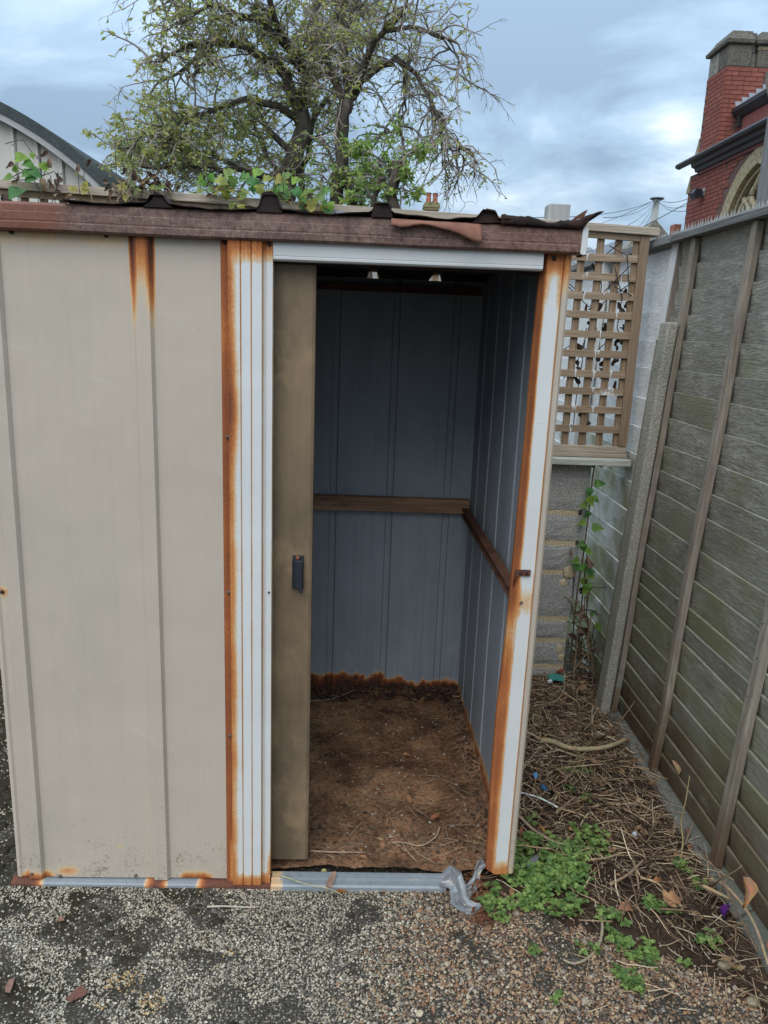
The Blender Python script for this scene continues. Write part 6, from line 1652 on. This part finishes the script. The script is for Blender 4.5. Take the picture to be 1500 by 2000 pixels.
flat([(1068, 1338), (1075, 1336), (1078, 1342), (1070, 1344)], 'small white scrap beside the teal plastic', 'paper_scrap', 'paper scrap', (0.72, 0.73, 0.72), .045, .004, M_PLAST)
flat([(1055, 1540), (1062, 1545), (1069, 1556), (1064, 1557), (1057, 1549)], 'small bright blue plastic scrap in the litter beside the post', 'plastic_scrap', 'plastic scrap', (0.03, 0.17, 0.38), .03, .004, M_PLAST)
flat([(1040, 1521), (1047, 1520), (1050, 1527), (1043, 1528)], 'tiny pale blue scrap behind the bright blue one', 'plastic_scrap', 'plastic scrap', (0.08, 0.26, 0.50), .03, .003, M_PLAST)
flat([(1404, 1790), (1412, 1782), (1424, 1786), (1420, 1793), (1412, 1806), (1408, 1798)], 'crumpled purple wrapper on the soil below the fence', 'wrapper', 'wrapper', (0.10, 0.02, 0.17), .02, .012, M_PLAST)
flat([(1026, 1700), (1036, 1690), (1048, 1682), (1052, 1688), (1040, 1700), (1030, 1705)], 'small dark grey slate chip among the weeds', 'slate_chip', 'stone', (0.13, 0.13, 0.14), .03, .005)
def rock(px, py, r, label, col, z=.01, name='stone', cat='stone'):
    p = G(px, py, z); m = MB(); m.ball((0, 0, 0), r, 8, 5, (1.2, .9, .75), col, .16); o = m.build(name, M_STONE, None, smooth=r < .013); o.location = (p.x, p.y, (soil_z(p.x, p.y) if p.x > 1.05 else 0)+r*.5); return tag(o, label, cat)
rock(1413, 1892, .014, 'largest pale lump of stone on the soil at bottom right', (0.24, 0.195, 0.13))
rock(1470, 1958, .016, 'yellowish stone in the bottom right corner', (0.27, 0.22, 0.14))
rock(1173, 1396, .012, 'white round pebble below the foot of the concrete post', (0.6, 0.58, 0.54))
rock(1240, 1633, .010, 'little white and blue bottle cap among the straw', (0.55, 0.58, 0.62), name='bottle_cap', cat='bottle cap')
rock(903, 1780, .012, 'dark round pebble just below the crumpled track', (0.15, 0.09, 0.06))
# snail shell: a coiled tube
sp_ = G(633, 1695, .03); m = MB(); pts = []; rd = []
for k in range(40):
    t = k/39; a = t*2*math.pi*2.6; R = .0058*(1-.86*t); pts.append((sp_.x+R*math.cos(a), sp_.y-.004-.0045*t, .018+R*math.sin(a)+.004)); rd.append(.0036*(1-.8*t))
tag(m.tube(pts, rd, 8, (0.48, 0.42, 0.16)).build('snail_shell', M_STEM, None, smooth=True), 'small yellow snail shell behind the sill track', 'snail shell')

# ------------------------------------------------------------------ green weeds
hc_ = [(0.21, 0.34, 0.10), (0.27, 0.40, 0.11), (0.16, 0.27, 0.085), (0.32, 0.44, 0.13)]
lob = [leaf_mesh('herb', hc_[k % 4], k*5+2, .25, .15) for k in range(8)]
def herb(m, p, size, r):
    """a three-lobed leaf made of three toothed leaflets on a stalk end"""
    a0 = r.uniform(0, 6.28); tilt = r.uniform(-.35, .35); b = lob[r.randrange(8)]
    for da, s in ((0, 1.0), (1.55, .82), (-1.55, .82)):
        mt = Matrix.Translation(p) @ Euler((tilt, r.uniform(-.4, .2), a0+da)).to_matrix().to_4x4() @ Matrix.Diagonal((size*s, size*s*1.15, size*s, 1))
        m.add([mt @ Vector(v) for v in b.v], b.f, list(b.c))
def weed(m, c, rad, n, size, r, hmax=.05):
    for _ in range(n):
        a = r.uniform(0, 6.28); q = rad*math.sqrt(r.random()); p = Vector((c[0]+q*math.cos(a), c[1]+q*math.sin(a), c[2]+hmax*(1-.5*q/rad)*r.uniform(.4, 1)))
        herb(m, p, size*r.uniform(.7, 1.2), r)
        base = Vector((c[0], c[1], c[2])); m.tube([base.lerp(p, .15)-Vector((0, 0, .006)), base.lerp(p, .6)+Vector((0, 0, .006)), p], .0008, 3, (.12, .16, .06), cap=False)
# the dense patch by the post
r5 = random.Random(5); m = MB(); patch = []
while len(patch) < 54:
    px = r5.gauss(1068, 42); py = r5.gauss(1712, 40)
    if ((px-1068)/78)**2+((py-1712-(px-1068)*.15)/72)**2 < 1 and not (px < 1000 and py < 1690): patch.append((px, py))
patch += [(975, 1740), (962, 1752), (968, 1768), (978, 1780), (1000, 1725), (1012, 1700), (1018, 1672), (1030, 1655), (1042, 1660), (1150, 1650), (1170, 1665), (1165, 1640), (1150, 1672), (1120, 1680), (1128, 1665), (1105, 1672), (1115, 1690)]
for px, py in patch:
    g = G(px, py, .02); weed(m, (g.x, g.y, max(0, soil_z(g.x, g.y))), .036, 9, .0185, r5, .05)
stuff(tag(m.build('weed_patch', M_LEAF, None, smooth=True), 'dense patch of bright green low weeds beside the foot of the corner post', 'weeds'))
wd = [(1130, 1455, 4), (1037, 1400, 0)]
weeds = [(1112, 1512, 'on the litter level with the third batten'), (1143, 1508, 'right of its twin on the litter'), (1146, 1566, 'beside the stout brown stick'), (1115, 1545, 'between the sticks above the weed patch'), (1132, 1620, 'just above the long pale stick'), (1040, 1600, 'nearest the post beside the white rod'),
         (1180, 1790, 'below the weed patch at its right end'), (1205, 1795, 'right of the hooked stick'), (1195, 1825, 'right of the hook of the pale stick'), (1220, 1840, 'in the line of weeds running down right'), (1232, 1855, 'lower in the line of weeds running down right'), (1260, 1845, 'at the right of the line of weeds'), (1265, 1865, 'at the lower right of the line of weeds'), (1150, 1845, 'inside the curve of the hooked stick'), (1222, 1890, 'below the line of weeds on brown gravel'), (1235, 1915, 'lowest of the weeds on the brown gravel'), (1215, 1905, 'left of the lowest weed on the gravel'),
         (1262, 1765, 'on dark soil above the crumpled orange leaf'), (1288, 1780, 'left of the crumpled orange leaf'), (1303, 1785, 'behind the crumpled orange leaf'), (1385, 1832, 'on bare soil below the fence'), (1382, 1850, 'just below its twin on bare soil'), (1345, 1880, 'small and yellowish on dark soil'), (1330, 1700, 'at the foot of the dry stem by the fence'), (1368, 1732, 'beside the split straw stalk'), (1092, 1945, 'small on the gravel at the bottom'), (1040, 1850, 'tiny on the gravel under the weed patch'), (1045, 1400, 'by the beige strip near the block wall')]
for k, (px, py, txt) in enumerate(weeds):
    g = G(px, py, .02); c = (g.x, g.y, max(0, soil_z(g.x, g.y))); m = MB(); s = .6 if ('tiny' in txt or 'small' in txt) else 1.0
    weed(m, c,   .028*s, 8 if s == 1 else 5, .0180*(.8 if s < 1 else 1), r5, .03)
    tag(m.build('weed', M_LEAF, None, smooth=True, org=c), 'small green lobed weed '+txt, 'weed', 'weeds scattered on the soil and gravel')
# yard weeds/moss cushions on the chippings at the left
M_MOSS = plain('moss_cushion', (0.036, 0.029, 0.017), 0.95, 0.5, 60, 0.9)
m = MB()
r6 = random.Random(6)
for k in range(260):
    x, y = r6.uniform(-.25, .95), r6.uniform(-.62, -.03)
    if ns(x*5, y*5, 7)*.6+ns(x*13, y*13, 3)*.45 > .06+.28*max(0, min(1, (x-.15)/.6)):
        m.ball((x, y, 0), r6.uniform(.005, .014), 7, 4, (1.2, .9, .38), (0, 0, 0), .25)
for k in range(110):
    x, y = r6.uniform(-.3, -.02), r6.uniform(0.05, 1.0)
    m.ball((x, y, 0), r6.uniform(.008, .022), 7, 4, (1.2, .9, .4), (0, 0, 0), .25)
stuff(m.build('moss', M_MOSS, None, smooth=True))
